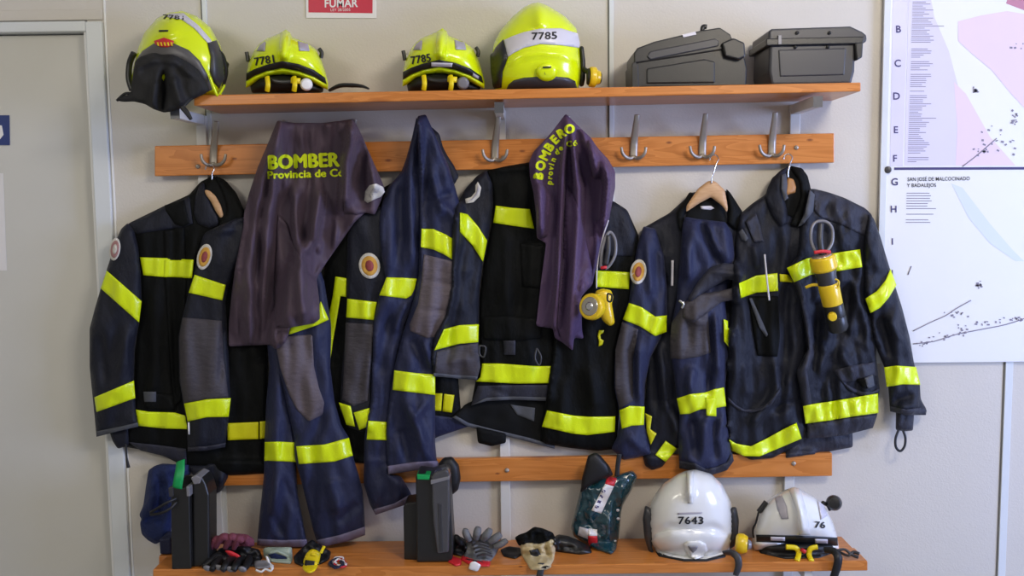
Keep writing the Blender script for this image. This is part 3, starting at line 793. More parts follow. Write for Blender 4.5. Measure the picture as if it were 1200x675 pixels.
sl1 = band('sleeve', [(405, 146), (413, 139.5), (422, 154), (431, 175), (440, 195), (447, 211), (451, 222), (446, 236), (439, 252), (428, 249), (418, 251), (403, 250), (402, 220), (398, 190), (400, 165)], M['shirt_plum'], t1, sh1, off=.003, thick=.022, edge=.003, R=9, sharp=False, folds=[([(412, 145), (408, 190), (408, 245)], 5, .010), ([(424, 165), (424, 215), (430, 245)], 5, -.014), ([(437, 200), (442, 222)], 4, .006)])
band('sleeve_badge', [(427, 235), (428, 224), (433, 217), (441, 215), (449, 219), (451, 225), (446, 231), (438, 234), (431, 238)], M['patch_white'], t1, sl1, off=.002)
band('emblem', [(432, 229), (437, 221), (445, 221), (441, 229), (435, 232)], M['sticker_grey'], t1, sl1, off=.004, thick=.0006, edge=.0005)
tl1 = band('front_tail', [(326, 250), (336, 262), (343, 285), (352, 300), (360, 318), (371, 328), (374, 350), (375, 374), (368, 379), (340, 384), (323, 383), (321, 340), (323, 300)], M['shirt_plum'], t1, sh1, off=.003, thick=.020, edge=.003, R=9, sharp=False, folds=[([(330, 262), (338, 300), (352, 316)], 4, -.014), ([(352, 320), (356, 375)], 8, .006), ([(335, 330), (338, 380)], 8, .006)])
band('hem_fold', [(322, 383), (339, 384), (338, 393), (334, 402), (324, 409), (321, 398)], M['shirt_plum'], t1, sh1, off=.003, thick=.008, R=5, folds=[([(322, 392), (338, 388)], 2.5, -.006), ([(324, 402), (335, 397)], 2.5, .006)])

# ---- second pair of trousers, hung by the waist from one hook
tb = thing('firefighter_trousers', P(488, 604, .12), 'navy firefighter trousers hung to a point from the hook left of the rail centre', 'trousers', 'firefighter trousers')
def tent(u, v): return 0.06 * np.clip((215 - v) / 75.0, 0, 1)
wf = Soft('waist_flap', [(505, 148), (515, 157), (519, 172), (524, 182), (532, 194), (538, 207), (532, 217), (522, 212), (512, 190), (505, 165)], M['navy'], tb, base=.06, thick=.02, R=8, wr=[(.006, 8, 20, 12)])
la = Soft('trouser_leg', [(488, 137), (494, 150), (496, 200), (497, 260), (494, 320), (487, 350), (474, 380), (466, 420), (460, 470), (457, 516), (457, 555), (470, 558), (480, 575), (486, 588), (462, 596), (440, 603.5), (433, 590), (426, 566), (427, 514), (430, 494), (435, 470), (436, 425), (438, 375), (444, 348), (452, 326), (447, 300), (444, 262), (448, 235), (454, 220), (470, 202), (476, 186), (483, 160)], M['navy_blue'], tb,
          base=.06, thick=.045, R=15, bias=tent, folds=[([(486, 150), (480, 200), (484, 320)], 5, .014), ([(470, 215), (472, 290)], 6, -.014), ([(476, 355), (462, 390)], 4, .012), ([(455, 370), (448, 440)], 6, -.008), ([(452, 545), (470, 570)], 7, .010)], wr=[(.009, 12, 40, 10)])
band('reflective_band', [(453, 325), (472, 325.5), (488.5, 326.5), (486, 338), (482, 346.5), (476, 350), (444.4, 346)], M['tape'], tb, la, off=.003)
band('reflective_band', [(431.5, 493), (453, 494.6), (453, 516), (429.6, 515)], M['tape'], tb, la, off=.003)
band('cuff', [(437.5, 597), (462, 590), (481, 579), (486, 588), (462, 596), (440, 603.5)], M['cuff_lilac'], tb, la, thick=.003)
ra = Soft('trouser_leg', [(489, 136), (499, 134), (504, 145), (510, 158), (518, 177), (526, 195), (533, 218), (541, 248), (540, 270), (538, 290), (534, 310), (534, 345), (528, 368), (517, 394), (511, 410), (510, 440), (510, 520), (512, 540), (516, 549), (485, 551.5), (455, 556), (453, 530), (452, 505), (456, 470), (462, 430), (472, 390), (485, 350), (491, 320), (492, 260), (491, 200)], M['navy_blue'], tb,
          base=.07, thick=.055, R=17, bias=tent, folds=[([(495, 140), (500, 215), (496, 260)], 4, -.012), ([(505, 200), (520, 255)], 4, .010), ([(500, 240), (530, 225)], 4, -.008), ([(515, 235), (538, 260)], 5, .010), ([(482, 395), (500, 440)], 6, -.012), ([(495, 398), (508, 430)], 3, .010), ([(475, 470), (490, 500), (505, 545)], 6, .012), ([(470, 500), (480, 545)], 6, -.010), ([(500, 470), (486, 490)], 4, .008)], wr=[(.010, 13, 35, 11)])
band('knee_pad', [(497, 298), (534, 307), (534, 345), (528, 368), (517, 394), (500, 396), (481, 388), (480, 380), (490, 356), (494, 328)], M['pad_light'], tb, ra, off=.001, thick=.005, R=6, folds=[([(496, 328), (534, 334)], 2.2, -.004), ([(485, 362), (528, 366)], 2.2, -.004)])
band('reflective_band', [(494, 268), (508, 268.5), (523, 275), (538, 285), (536, 296), (533.5, 306.4), (520, 298), (508, 292.5), (493, 289.6)], M['tape'], tb, ra, off=.003)
band('reflective_band', [(462, 434), (486, 437), (510, 439), (510, 463), (486, 460), (460, 457)], M['tape'], tb, ra, off=.003)
band('cuff', [(454.5, 546), (485, 541.5), (513, 540), (516, 549), (485, 551.5), (455, 556)], M['cuff_lilac'], tb, ra, thick=.003)
# ---------------------------------------------------------------- hanging gear, right half
def torch_c():
    pass
cc = thing('firefighter_coat', P(640, 525, .05), 'black firefighter coat at the centre of the rail, half covered by the violet T-shirt', 'coat', 'firefighter coats')
inner = Soft('back_lining', [(530, 489), (545, 474), (570, 462), (640, 462), (652, 500), (650, 526), (620, 518), (580, 508), (548, 500)], M['lining'], cc, base=.022, thick=.012, R=10, wr=[(.004, 20, 20, 20)])
band('lining_edge', [(530, 489), (548, 500), (580, 508), (620, 518), (650, 526), (650, 522), (620, 513), (580, 503.5), (549, 495.5), (534, 487)], M['cuff_grey'], cc, inner)
band('lining_label', [(598, 474), (627, 478), (626, 494), (606, 486)], M['cuff_grey'], cc, inner)
Soft('pocket_bag', [(558, 500), (593, 508), (593, 519), (576, 523), (560, 519)], M['lining'], cc, base=.03, thick=.02, R=7, gap=.001)
lp = Soft('front_panel', [(570, 200), (596, 194), (622, 190), (645, 200), (655, 260), (658, 340), (652, 400), (650, 440), (648, 470), (620, 468), (600, 468.5), (570, 470), (552, 475), (557, 448), (561, 430), (562, 400), (562, 350), (567, 310), (572, 284), (577, 260), (577, 225)], M['navy_black'], cc,
          base=.03, thick=.042, R=20, folds=[([(596, 270), (592, 360)], 6, .006), ([(615, 280), (612, 370)], 6, -.006), ([(575, 455), (600, 466)], 4, -.005)], wr=[(.007, 14, 60, 21)])
band('lower_panel', [(560, 452), (606, 451), (647, 451), (648, 470), (620, 468), (600, 468.5), (570, 470), (552, 475)], M['charcoal'], cc, lp, off=.001, thick=.002)
band('hem_edge', [(552, 475), (570, 466), (600, 464.5), (648, 466), (648, 470), (600, 468.5), (570, 470)], M['cuff_grey'], cc, lp, off=.004)
band('pocket_flap', [(564, 371), (600, 370), (633, 373), (635, 396), (605, 400), (567, 398)], M['navy_black'], cc, lp, off=.003, thick=.008, R=6)
band('pocket_tab', [(590, 399), (604, 399), (604, 416), (591, 416)], M['charcoal'], cc, lp, off=.006, thick=.002)
band('pocket_flap', [(610, 285), (636, 287), (634, 338), (612, 336)], M['navy_black'], cc, lp, off=.002, thick=.006, R=5)
band('reflective_band', [(581, 241), (600, 243.5), (621, 245), (626, 268), (600, 264.5), (578, 261)], M['tape'], cc, lp, off=.004)
band('reflective_band', [(565, 426), (586, 426), (626, 429), (647.5, 429), (647, 449), (606, 449.5), (557.5, 447), (563, 442)], M['tape'], cc, lp, off=.006)
sweep('buckle', [P(629, 408, .10), P(634, 418, .105), P(632, 428, .105), P(627, 420, .105), P(629, 408, .10)], .003, M['plastic_dark'], cc)
sweep('buckle', [P(562, 405, .09), P(569, 407, .092), P(567, 418, .092), P(562, 415, .09), P(562, 405, .09)], .003, M['plastic_dark'], cc)
rp = Soft('front_panel', [(690, 245), (718, 235), (735, 246), (748, 275), (752, 330), (740, 380), (731, 430), (726, 480), (722, 526), (700, 528.5), (668, 525), (640, 520.5), (634, 516), (636, 495), (641, 460), (648, 410), (655, 330), (672, 270)], M['navy_black'], cc,
          base=.03, thick=.048, R=20, folds=[([(660, 440), (655, 500)], 8, .006), ([(690, 430), (698, 480)], 7, .007)], wr=[(.007, 16, 60, 22)])
band('shoulder', [(692, 248), (718, 236), (735, 247), (746, 275), (741, 300), (712, 300), (700, 280)], M['navy'], cc, rp, off=.001, thick=.002)
band('reflective_band', [(641, 481), (672, 487), (690, 488.5), (721, 488), (720.5, 506), (688, 510), (670, 508), (635, 500)], M['tape'], cc, rp, off=.004)
band('reflective_band', [(698, 317), (738, 319), (737, 339), (698, 336)], M['tape'], cc, rp, off=.004)
band('yellow_mark', [(702, 387), (708, 387), (707, 390), (703.5, 392), (704, 397), (707.5, 399), (706, 404), (701.5, 406), (702, 400), (700.5, 394)], M['tape_amber'], cc, rp, off=.004)
sc_ = Soft('sleeve', [(570, 199), (577, 215), (578, 240), (575, 262), (571, 284), (566, 308), (562, 340), (561, 380), (561, 402), (563, 430), (559, 445.5), (535, 443.5), (508, 441), (505, 420), (508, 395), (522, 370), (528, 340), (530, 300), (530, 260), (535, 240), (545, 222), (558, 207)], M['navy'], cc,
           base=.04, thick=.045, R=16, folds=[([(545, 310), (540, 370)], 6, .008), ([(525, 425), (550, 420)], 6, .006)], wr=[(.008, 13, 40, 23)])
band('elbow_pad', [(512, 412), (538, 405), (560, 402), (563, 430), (559, 445), (535, 443), (509, 440)], M['pad_grey'], cc, sc_, off=.001, thick=.002)
band('reflective_band', [(539, 249), (548, 251), (560, 265), (571, 282), (566, 307), (554, 288), (539, 272)], M['tape'], cc, sc_, off=.003)
band('reflective_band', [(520, 386), (538, 381), (561, 380), (560.5, 401), (538, 403), (509, 410.5)], M['tape'], cc, sc_, off=.003)
band('cuff_edge', [(508, 437), (535, 439.5), (560, 441), (559, 445.5), (535, 443.5), (508, 441)], M['cuff_grey'], cc, sc_, off=.003)
pt = band('badge', [(560, 213), (564, 220), (562, 230), (555, 237), (546, 238.5), (545, 233), (552, 231), (557, 225), (557, 217)], M['patch_white'], cc, sc_, off=.003)
band('emblem_ring', [(560, 217), (561.5, 222), (559, 229), (553, 234.5), (548, 236), (553, 232.5), (558, 226)], M['sticker_grey'], pt.ob, pt, off=.0005, thick=.0005, edge=.0005)

# ---- coat behind the folded trousers on the fourth visible hanger
cd_ = thing('firefighter_coat', P(800, 550, .05), 'navy firefighter coat on a pale wooden hanger, second from the right, trousers over it', 'coat', 'firefighter coats')
bd = Soft('body', [(752, 268), (784, 250), (803, 233), (808, 226), (840, 222), (853, 224), (870, 250), (888, 300), (882, 400), (864, 460), (860, 520), (830, 530), (794, 524), (776, 547), (764, 551), (756, 546), (752, 530), (755, 480), (760, 420), (775, 390), (780, 330), (768, 290)], M['navy'], cd_,
          base=.022, thick=.045, R=20, folds=[([(775, 290), (778, 350)], 4, .008), ([(772, 400), (780, 470)], 5, .012), ([(764, 400), (770, 480)], 4, -.010), ([(780, 470), (795, 510)], 5, .010)], wr=[(.008, 12, 45, 24)])
band('neck_lining', [(806, 246), (816, 238), (834, 232), (848, 242), (853, 262), (820, 262), (803, 258)], M['lining'], cd_, bd, off=.001)
band('neck_label', [(820.5, 241.5), (833, 241), (837, 244), (833, 246), (822, 245)], M['sticker_silver'], cd_, bd, off=.004)
hd = thing('coat_hanger', P(830, 250, .08), 'pale wooden hanger with a wire hook under the second hook from the right', 'hanger', 'coat hangers')
Soft('wooden_bar', [(834, 211.5), (839, 213), (849.5, 223), (853, 243), (852, 249), (846, 241), (833, 231), (820, 238), (804, 248.5), (804.5, 241), (818, 221), (829, 212.5)], M['hanger_wood'], hd, base=.07, thick=.010, R=5, gap=.002, smooth=3, res=2.4)
wirehook(hd, 834, 212, 5.5, 186)
band('collar', [(803, 233), (808, 225), (812, 226), (810, 236), (802, 250), (801, 275), (795, 268), (792, 248)], M['navy_black'], cd_, bd, off=.006, thick=.012, R=6, sharp=False)
band('collar', [(851, 221), (856, 226), (870, 248), (872, 262), (862, 270), (853, 262), (853, 243)], M['navy_black'], cd_, bd, off=.006, thick=.012, R=6, sharp=False)
band('zip_edge', [(786.5, 305), (789.5, 305), (789, 335), (786, 335)], M['sticker_silver'], cd_, bd, off=.005)
band('reflective_band', [(768, 533), (780, 516.5), (793.5, 526), (780, 541.5)], M['tape'], cd_, bd, off=.004)
sd = Soft('sleeve', [(754, 265), (768, 268), (778, 300), (782, 340), (782, 372), (775, 395), (762, 420), (756, 450), (755, 475), (756, 500), (763, 532), (745, 536.5), (730, 539), (716, 526), (724, 510), (727, 490), (725, 478), (720, 455), (720, 430), (722, 405), (730, 374), (737, 352), (742, 320), (746, 290)], M['navy_blue'], cd_,
          base=.045, thick=.055, R=16, folds=[([(757, 275), (763, 350)], 4, .010), ([(770, 290), (772, 350)], 4, -.008), ([(748, 400), (750, 470)], 4, .012), ([(742, 390), (742, 470)], 3, -.008), ([(735, 510), (755, 530)], 5, .006)], wr=[(.008, 11, 40, 25)])
band('elbow_pad', [(729, 377), (748, 386), (742, 420), (742, 470), (726, 479), (721, 455), (721, 410)], M['pad_grey'], cd_, sd, off=.001, thick=.002)
band('reflective_band', [(737, 355), (752, 360), (768, 371), (781.5, 369.5), (781, 389), (768, 394), (750, 382.5), (729.8, 374.5)], M['tape'], cd_, sd, off=.003)
band('reflective_band', [(725.6, 481), (738, 475.6), (755.5, 476.5), (754.5, 498), (740, 499), (728.6, 502.5)], M['tape'], cd_, sd, off=.003)
band('reflective_band', [(756, 484), (764, 488), (762, 503), (769.5, 508), (762.5, 521.5), (758, 506)], M['tape_amber'], cd_, bd, off=.012)
patch(cd_, sd, 748, 318.5, 9.5, 14.8, 8)

td = thing('firefighter_trousers', P(825, 556, .12), 'navy firefighter trousers folded over the pale wooden hanger, waistband looped across the front', 'trousers', 'firefighter trousers')
tr = Soft('trouser_leg', [(803, 254), (820, 257), (850, 260), (858, 274), (861, 300), (856, 330), (850, 356), (853, 385), (854, 415), (850, 450), (850, 478), (853, 505), (856, 526), (860, 540), (852, 551), (840, 555), (828, 558.5), (815, 552), (796, 549), (795, 518), (796, 486), (793, 466), (790, 440), (785, 410), (787, 380), (793, 350), (796, 310), (800, 262)], M['navy_blue'], td,
          base=.06, thick=.05, R=16, folds=[([(822, 258), (834, 290), (846, 312)], 3.5, -.012), ([(828, 258), (842, 300)], 3, .010), ([(810, 262), (806, 330)], 6, .012), ([(848, 262), (856, 310)], 4, .010), ([(833, 370), (834, 420), (829, 458)], 3, -.012), ([(838, 370), (842, 440)], 4, .014), ([(812, 430), (808, 460)], 6, .008), ([(812, 490), (816, 530)], 5, -.010), ([(825, 490), (822, 545)], 6, .012), ([(836, 490), (840, 540)], 4, -.010), ([(848, 490), (838, 520)], 5, .010), ([(803, 535), (820, 548)], 5, .010)], wr=[(.010, 11, 35, 26)])
band('knee_pad', [(787, 378), (798, 362), (815, 352), (829, 356), (831, 390), (833, 413), (820, 418), (800, 421), (786, 420), (785, 400)], M['pad_grey'], td, tr, off=.001, thick=.005, R=6, folds=[([(800, 370), (825, 380)], 5, .004)])
band('reflective_band', [(793, 467), (808, 462), (826, 460), (837, 456), (848.5, 454), (851, 476), (840, 478), (820, 480), (808, 485), (797, 485.5)], M['tape'], td, tr, off=.003)
band('reflective_band', [(827, 466), (839.5, 466), (839.5, 488), (828, 487)], M['tape'], td, tr, off=.008)
band('reflective_band', [(848, 374), (853, 376), (853, 384), (860.5, 391), (854, 406.5), (848.5, 400)], M['tape'], td, tr, off=.004)
band('cuff', [(796, 540), (815, 543), (828, 550), (840, 547), (852, 542), (858, 530), (860, 540), (852, 551), (840, 555), (828, 558.5), (815, 552), (796, 549)], M['charcoal'], td, tr, off=.002, thick=.003)
Soft('waistband', [(800, 356), (815, 345), (840, 342), (868, 335), (868, 350), (845, 354), (830, 366), (812, 379), (800, 373)], M['pad_grey'], td, base=.1, thick=.014, R=6, gap=.001, wr=[(.003, 10, 10, 27)], smooth=20)
Soft('waistband', [(806, 350), (818, 330), (832, 314), (848, 308), (864, 310), (872, 321), (867, 331), (852, 327), (836, 336), (820, 346), (808, 355)], M['charcoal'], td, base=.1, thick=.016, R=6, gap=.002, folds=[([(835, 318), (866, 322)], 3, .006)], smooth=20)
sweep('toggle', [P(796, 352, .155), P(801, 356, .160), P(799, 361, .158)], .004, M['chrome'], td)

# ---- coat at the right end of the rail
ce = thing('firefighter_coat', P(960, 540, .05), 'navy firefighter coat at the right end of the rail, torch on its chest', 'coat', 'firefighter coats')
lin = Soft('liner_hem', [(925, 500), (999, 505), (999.5, 524), (978, 528), (958, 531.5), (920, 537)], M['charcoal'], ce, base=.022, thick=.016, R=8, wr=[(.004, 12, 12, 30)])
sleeve_liner = Soft('cuff_knit', [(1050, 478), (1071, 478), (1071, 488), (1070, 504.5), (1060, 505.5), (1049.5, 504)], M['charcoal'], ce, base=.04, thick=.03, R=9, wr=[(.004, 3, 20, 31)])
sweep('thumb_loop', [P(1053, 504, .055), P(1049.5, 514, .06), P(1050, 524, .062), P(1055, 528.5, .062), P(1060, 523, .06), P(1061, 513, .058), P(1058.5, 505, .055)], .0042, M['rubber'], ce, flat=.5)
bl = Soft('front_panel', [(868, 250), (882, 238), (897, 228), (905, 208), (925, 195), (942, 201), (950, 220), (960, 260), (948, 300), (940, 330), (948, 400), (944, 440), (946, 500), (940, 518), (905, 537), (880, 539), (858, 528), (853, 515), (850, 470), (853, 400), (858, 330), (862, 280)], M['navy'], ce,
          base=.03, thick=.042, R=20, folds=[([(862, 350), (862, 450)], 4, .010), ([(872, 425), (876, 465)], 5, .008), ([(908, 425), (912, 460)], 4, .010), ([(914, 456), (880, 500)], 5, .012), ([(924, 440), (918, 500)], 5, .010), ([(905, 480), (930, 470)], 5, -.010), ([(884, 285), (888, 315)], 5, .010), ([(920, 330), (922, 420)], 6, -.012)], wr=[(.009, 12, 45, 32)])
band('neck_lining', [(917, 204), (925, 197), (938, 202), (946, 214), (944, 238), (934, 258), (920, 250), (917, 230)], M['lining'], ce, bl, off=.001)
he = thing('coat_hanger', P(925, 230, .08), 'brown wooden hanger inside the collar of the coat at the right end', 'hanger', 'coat hangers')
Soft('wooden_bar', [(923, 208), (930, 210), (933, 219), (932, 226), (924, 228), (920, 231), (919.5, 222)], M['hanger_dark'], he, base=.06, thick=.010, R=4, gap=.002, smooth=2, res=2.0)
wirehook(he, 923.5, 205, 2.5, 185)
band('collar', [(925, 194), (914, 200), (905, 209), (899, 221), (897, 232), (904, 252), (914, 266), (924, 262), (922, 244), (917, 226), (918, 207)], M['navy'], ce, bl, off=.004, thick=.012, R=7, sharp=False)
band('collar_edge', [(916, 205), (921, 203), (923, 215), (922, 226), (924, 232), (919, 236), (915.5, 222)], M['cuff_grey'], ce, bl, off=.016, thick=.003)
cr_ = band('collar', [(926, 194), (940, 197), (946.5, 206), (950, 220), (948, 240), (941, 258), (934, 266), (926, 264), (932, 248), (939, 230), (937, 212), (930, 203)], M['navy_black'], ce, bl, off=.006, thick=.014, R=7, sharp=False)
band('pocket_flap', [(874, 260), (886, 250), (891, 265), (895, 283), (884, 284)], M['charcoal'], ce, bl, off=.005, thick=.004, R=5)
band('pocket_tab', [(865.5, 272), (870, 268), (877, 279), (874, 283), (869, 281)], M['cuff_grey'], ce, bl, off=.005, thick=.004)
band('radio_pocket', [(877, 347), (912, 347), (914, 395), (911, 418), (888, 417), (883, 390)], M['navy_black'], ce, bl, off=.003, thick=.012, R=6)
band('pocket_edge', [(878, 350), (881, 349), (894, 378), (900, 392), (898, 395), (890, 384)], M['cuff_grey'], ce, bl, off=.017, thick=.002)
sweep('zip_slider', [P(896, 298, .11), P(899, 330, .118), P(901.5, 352, .12)], .0028, M['sticker_silver'], ce)
lowp = band('pocket_lip', [(853, 465), (862, 474), (872, 480), (884, 479), (896, 475), (906, 466), (914, 455), (914, 459), (904, 474), (892, 481), (880, 484), (866, 481), (853, 470)], M['charcoal'], ce, bl, off=.004, thick=.006)
band('reflective_band', [(866, 332), (886, 323), (911, 320), (912, 341), (886, 343), (868, 349.5)], M['tape'], ce, bl, off=.006)
band('reflective_band', [(913.6, 321), (924, 322), (930, 331), (914, 330)], M['tape_amber'], ce, bl, off=.004)
band('reflective_band', [(854.5, 515), (863, 520), (880, 523), (900, 513), (918, 503), (933.5, 495.5), (939.5, 514), (916, 524), (890, 535), (872, 534.5), (857, 528)], M['tape'], ce, bl, off=.004)
br = Soft('front_panel', [(948, 222), (953, 221), (970, 225), (990, 232), (1014, 244), (1022, 252), (1024, 290), (1019, 320), (1022, 350), (1026, 380), (1027, 420), (1031, 455), (1028, 487), (1023, 501.5), (990, 510), (968, 512.5), (946, 514), (944, 496), (938, 460), (933, 435), (946, 410), (942, 380), (936, 350), (929, 330), (922, 315), (935, 300), (938, 265)], M['navy'], ce,
          base=.035, thick=.048, R=19, folds=[([(936, 345), (946, 400), (938, 440)], 5, .014), ([(950, 410), (945, 470)], 6, .010), ([(1000, 330), (1016, 385), (1018, 420)], 4, .012), ([(965, 400), (962, 440)], 5, .010), ([(985, 410), (1000, 440)], 5, .010), ([(990, 330), (985, 400)], 8, -.012), ([(955, 350), (958, 400)], 6, -.010), ([(975, 440), (978, 500)], 4, -.006), ([(1010, 345), (1005, 400)], 6, -.008)], wr=[(.010, 10, 30, 33), (.003, 4, 9, 34)])
band('yoke', [(953, 223), (970, 226), (990, 233), (1014, 245), (1021, 255), (1015, 277), (1006, 273), (985, 263), (962, 255), (954, 247)], M['charcoal'], ce, br, off=.001, thick=.003, R=4, folds=[([(972, 228), (970, 254)], 3, -.004), ([(990, 236), (986, 262)], 3, -.004), ([(1006, 245), (1000, 268)], 3, -.004), ([(981, 231), (978, 257)], 2.5, .003)])
band('lapel', [(949, 222), (955, 228), (953, 248), (942, 262), (935, 266), (943, 250)], M['cuff_grey'], ce, br, off=.010, thick=.004)
band('storm_flap_edge', [(923, 317), (931, 330), (938, 350), (944, 380), (948, 408), (940, 428), (934, 436), (940, 462), (946, 496), (954, 496), (950, 462), (946, 436), (956, 410), (951, 378), (945, 348), (938, 330)], M['charcoal'], ce, br, off=.002, thick=.004, R=4)
band('lower_panel', [(946, 496), (985, 491), (1027, 486), (1023, 501.5), (990, 510), (968, 512.5), (946, 514)], M['charcoal'], ce, br, off=.001, thick=.003, folds=[([(950, 508), (1020, 497)], 2.5, -.003)])
band('pocket_flap', [(976, 434), (1000, 428), (1025, 424), (1027, 440), (1006, 445), (988, 449)], M['charcoal'], ce, br, off=.003, thick=.005, R=5)
band('pocket_opening', [(1004, 445), (1014, 443), (1015, 455), (1009, 453)], M['lining'], ce, br, off=.006, thick=.001)
band('pocket_tab', [(1013, 443), (1023, 439), (1025, 452), (1017, 456)], M['cuff_grey'], ce, br, off=.008, thick=.003)
band('pocket_lip', [(986, 446), (996, 453), (1010, 459), (1022, 459), (1031, 455), (1030, 459), (1020, 463), (1008, 463), (994, 457)], M['charcoal'], ce, br, off=.004, thick=.004)
band('reflective_band', [(922, 314), (945, 303), (965, 299), (985, 295.5), (1008, 292), (1010.5, 313), (980, 318), (950, 322), (930.5, 331)], M['tape'], ce, br, off=.005)
band('reflective_band', [(941, 476), (955, 473), (970, 471), (1000, 466), (1029, 461), (1029.5, 484), (1000, 488), (974, 492.5), (944, 496.5)], M['tape'], ce, br, off=.006)
se = Soft('sleeve', [(1018, 250), (1024, 256), (1031, 275), (1039, 302), (1048, 332), (1057, 360), (1066, 395), (1071, 425), (1078, 450), (1079, 468), (1086, 480), (1085, 486.5), (1062, 486.5), (1043, 482), (1041, 455), (1036, 430), (1027, 408), (1022, 385), (1020, 365), (1014, 345), (1012, 310), (1014, 275)], M['navy'], ce,
          base=.04, thick=.055, R=17, folds=[([(1030, 370), (1045, 420)], 5, -.010), ([(1025, 280), (1030, 320)], 5, .008), ([(1042, 375), (1058, 400)], 5, .008), ([(1046, 470), (1070, 462)], 4, -.008), ([(1050, 478), (1075, 474)], 3, .006)], wr=[(.010, 11, 28, 35)])
band('reflective_band', [(1014, 350), (1028, 341), (1038, 328), (1043.5, 315), (1050.5, 334), (1042, 348.5), (1031, 361), (1020, 367)], M['tape'], ce, se, off=.003)
band('reflective_band', [(1036, 430.5), (1050, 428.4), (1073.5, 430), (1078.6, 451), (1058, 450.5), (1039, 453.5)], M['tape'], ce, se, off=.003)
band('cuff_edge', [(1043, 476), (1062, 480), (1083, 477), (1086, 481), (1085, 486.5), (1062, 486.5), (1043, 482)], M['charcoal'], ce, se, off=.003, thick=.004)

# ---- violet T-shirt on a hook right of the centre
t2 = thing('work_shirt', P(665, 410, .16), 'violet T-shirt bunched on one hook right of the rail centre, lime lettering on the slope', 'shirt', 'plum work shirts')
sh2 = Soft('cloth', [(663, 133), (676, 146), (692, 161), (701, 174), (713, 187), (721, 201), (721, 220), (717, 240), (713, 262), (707, 280), (698, 316), (694, 334), (681, 348), (682, 386), (684, 397), (673, 396), (671, 411), (660, 402), (650, 396), (648, 385), (628, 382), (634, 330), (640, 285), (629, 279), (628, 250), (625, 225), (621, 208), (620, 190), (625, 178), (644, 158)], M['shirt_violet'], t2,
           base=.065, thick=.022, R=11, smooth=40, bias=tent, res=2.4, boost=1.7,
           folds=[([(662, 138), (650, 210), (646, 280), (640, 375)], 5, -.018), ([(664, 138), (659, 200), (656, 280), (650, 390)], 4, .016), ([(667, 138), (668, 210), (664, 300), (660, 395)], 4, -.016), ([(668, 140), (677, 220), (676, 300), (668, 400)], 5, .020), ([(674, 150), (690, 220), (690, 310)], 5, -.022), ([(690, 165), (700, 200), (698, 210)], 4, .016), ([(706, 185), (714, 215), (706, 270)], 5, .016), ([(700, 205), (702, 260)], 5, -.020), ([(632, 215), (634, 275)], 6, .014), ([(642, 200), (641, 280)], 3, -.014), ([(684, 330), (676, 380)], 4, .012)],
           wr=[(.010, 8, 70, 36)])
band('sleeve', [(629, 212), (640, 220), (646, 230), (645, 250), (642, 277), (631, 279.5), (628.5, 250)], M['shirt_violet'], t2, sh2, off=.004, thick=.016, edge=.003, R=7, sharp=False)
band('sleeve', [(689, 163), (700, 174), (712, 187), (720.5, 201), (720.5, 220), (716.5, 240), (711, 262), (704, 268), (705, 240), (708, 222), (703, 206), (696, 210), (690, 190)], M['shirt_violet'], t2, sh2, off=.004, thick=.022, edge=.003, R=8, sharp=False, folds=[([(695, 172), (712, 200), (712, 240)], 4, .010), ([(693, 180), (699, 206)], 3, .008)])
band('front_tail', [(664, 215), (671, 226), (680, 250), (686, 280), (694, 315), (693, 334), (681, 348), (682, 386), (673, 395), (671, 410), (660, 401), (653, 385), (656, 340), (660, 300), (661, 260)], M['shirt_violet'], t2, sh2, off=.004, thick=.020, edge=.003, R=8, sharp=False, folds=[([(668, 230), (668, 310), (662, 390)], 3.5, .012), ([(675, 250), (678, 300), (672, 380)], 3.5, -.012), ([(688, 310), (676, 350)], 3, .008)])
for ch, u, v, r_ in [('B', 631, 206, 82), ('O', 633.5, 194, 72), ('M', 638.5, 182, 64), ('B', 643.5, 172, 56), ('E', 650, 163.5, 46), ('R', 658, 156, 30), ('O', 667.5, 151, 10)]:
    text('lettering', ch, u, v, 10, M['print_lime'], t2, sh2, r_, bold=0, off=.0025, sub=1, fat=1.1)
for ch, u, v, r_ in [('p', 643.5, 214, 84), ('r', 643.8, 208, 82), ('o', 644.4, 203, 80), ('v', 645.2, 197, 76), ('i', 646, 192.5, 72), ('n', 648, 187, 66), ('d', 652.5, 178, 30), ('e', 657, 173, 20), ('C', 667, 168.5, 4), ('ó', 674, 167.5, 0)]:
    text('lettering', ch, u, v, 6.4, M['print_lime'], t2, sh2, r_, bold=0, off=.0025, sub=1, fat=.6)

# ---- the two torches clipped to the coats
def torch(label, head, tail, r, clip):
    t = thing('torch', tail, label, 'torch', 'yellow torches on the coats')
    return t
P0, P1 = P(963, 300, .175), P(983, 388, .150)
e1 = torch('yellow and black torch hanging head up on the chest of the rightmost coat', P0, P1, 1, 1)
lathe('head', P0, P0.lerp(P1, .19), [(0, .033), (.12, .038), (.85, .039), (1, .034)], M['torch_yellow'], e1)
lathe('lens', P0.lerp(P1, -.012), P0.lerp(P1, .02), [(0, .029), (1, .031)], M['lens'], e1)
lathe('neck', P0.lerp(P1, .19), P0.lerp(P1, .36), [(0, .033), (.5, .029), (1, .030)], M['plastic_dark'], e1)
lathe('body', P0.lerp(P1, .36), P0.lerp(P1, .64), [(0, .029), (.1, .031), (1, .030)], M['torch_yellow'], e1)
lathe('grip', P0.lerp(P1, .64), P0.lerp(P1, .80), [(0, .0305), (1, .0305)], M['plastic_black'], e1)
lathe('tail_cap', P0.lerp(P1, .80), P1, [(0, .0305), (.75, .031), (1, .024)], M['plastic_black'], e1)
sweep('switch_ring', [P(979, 327, .190), P(983, 330, .192), P(982, 337, .192), P(977, 336, .192), P(977, 330, .190), P(979, 327, .190)], .0026, M['torch_yellow'], e1)
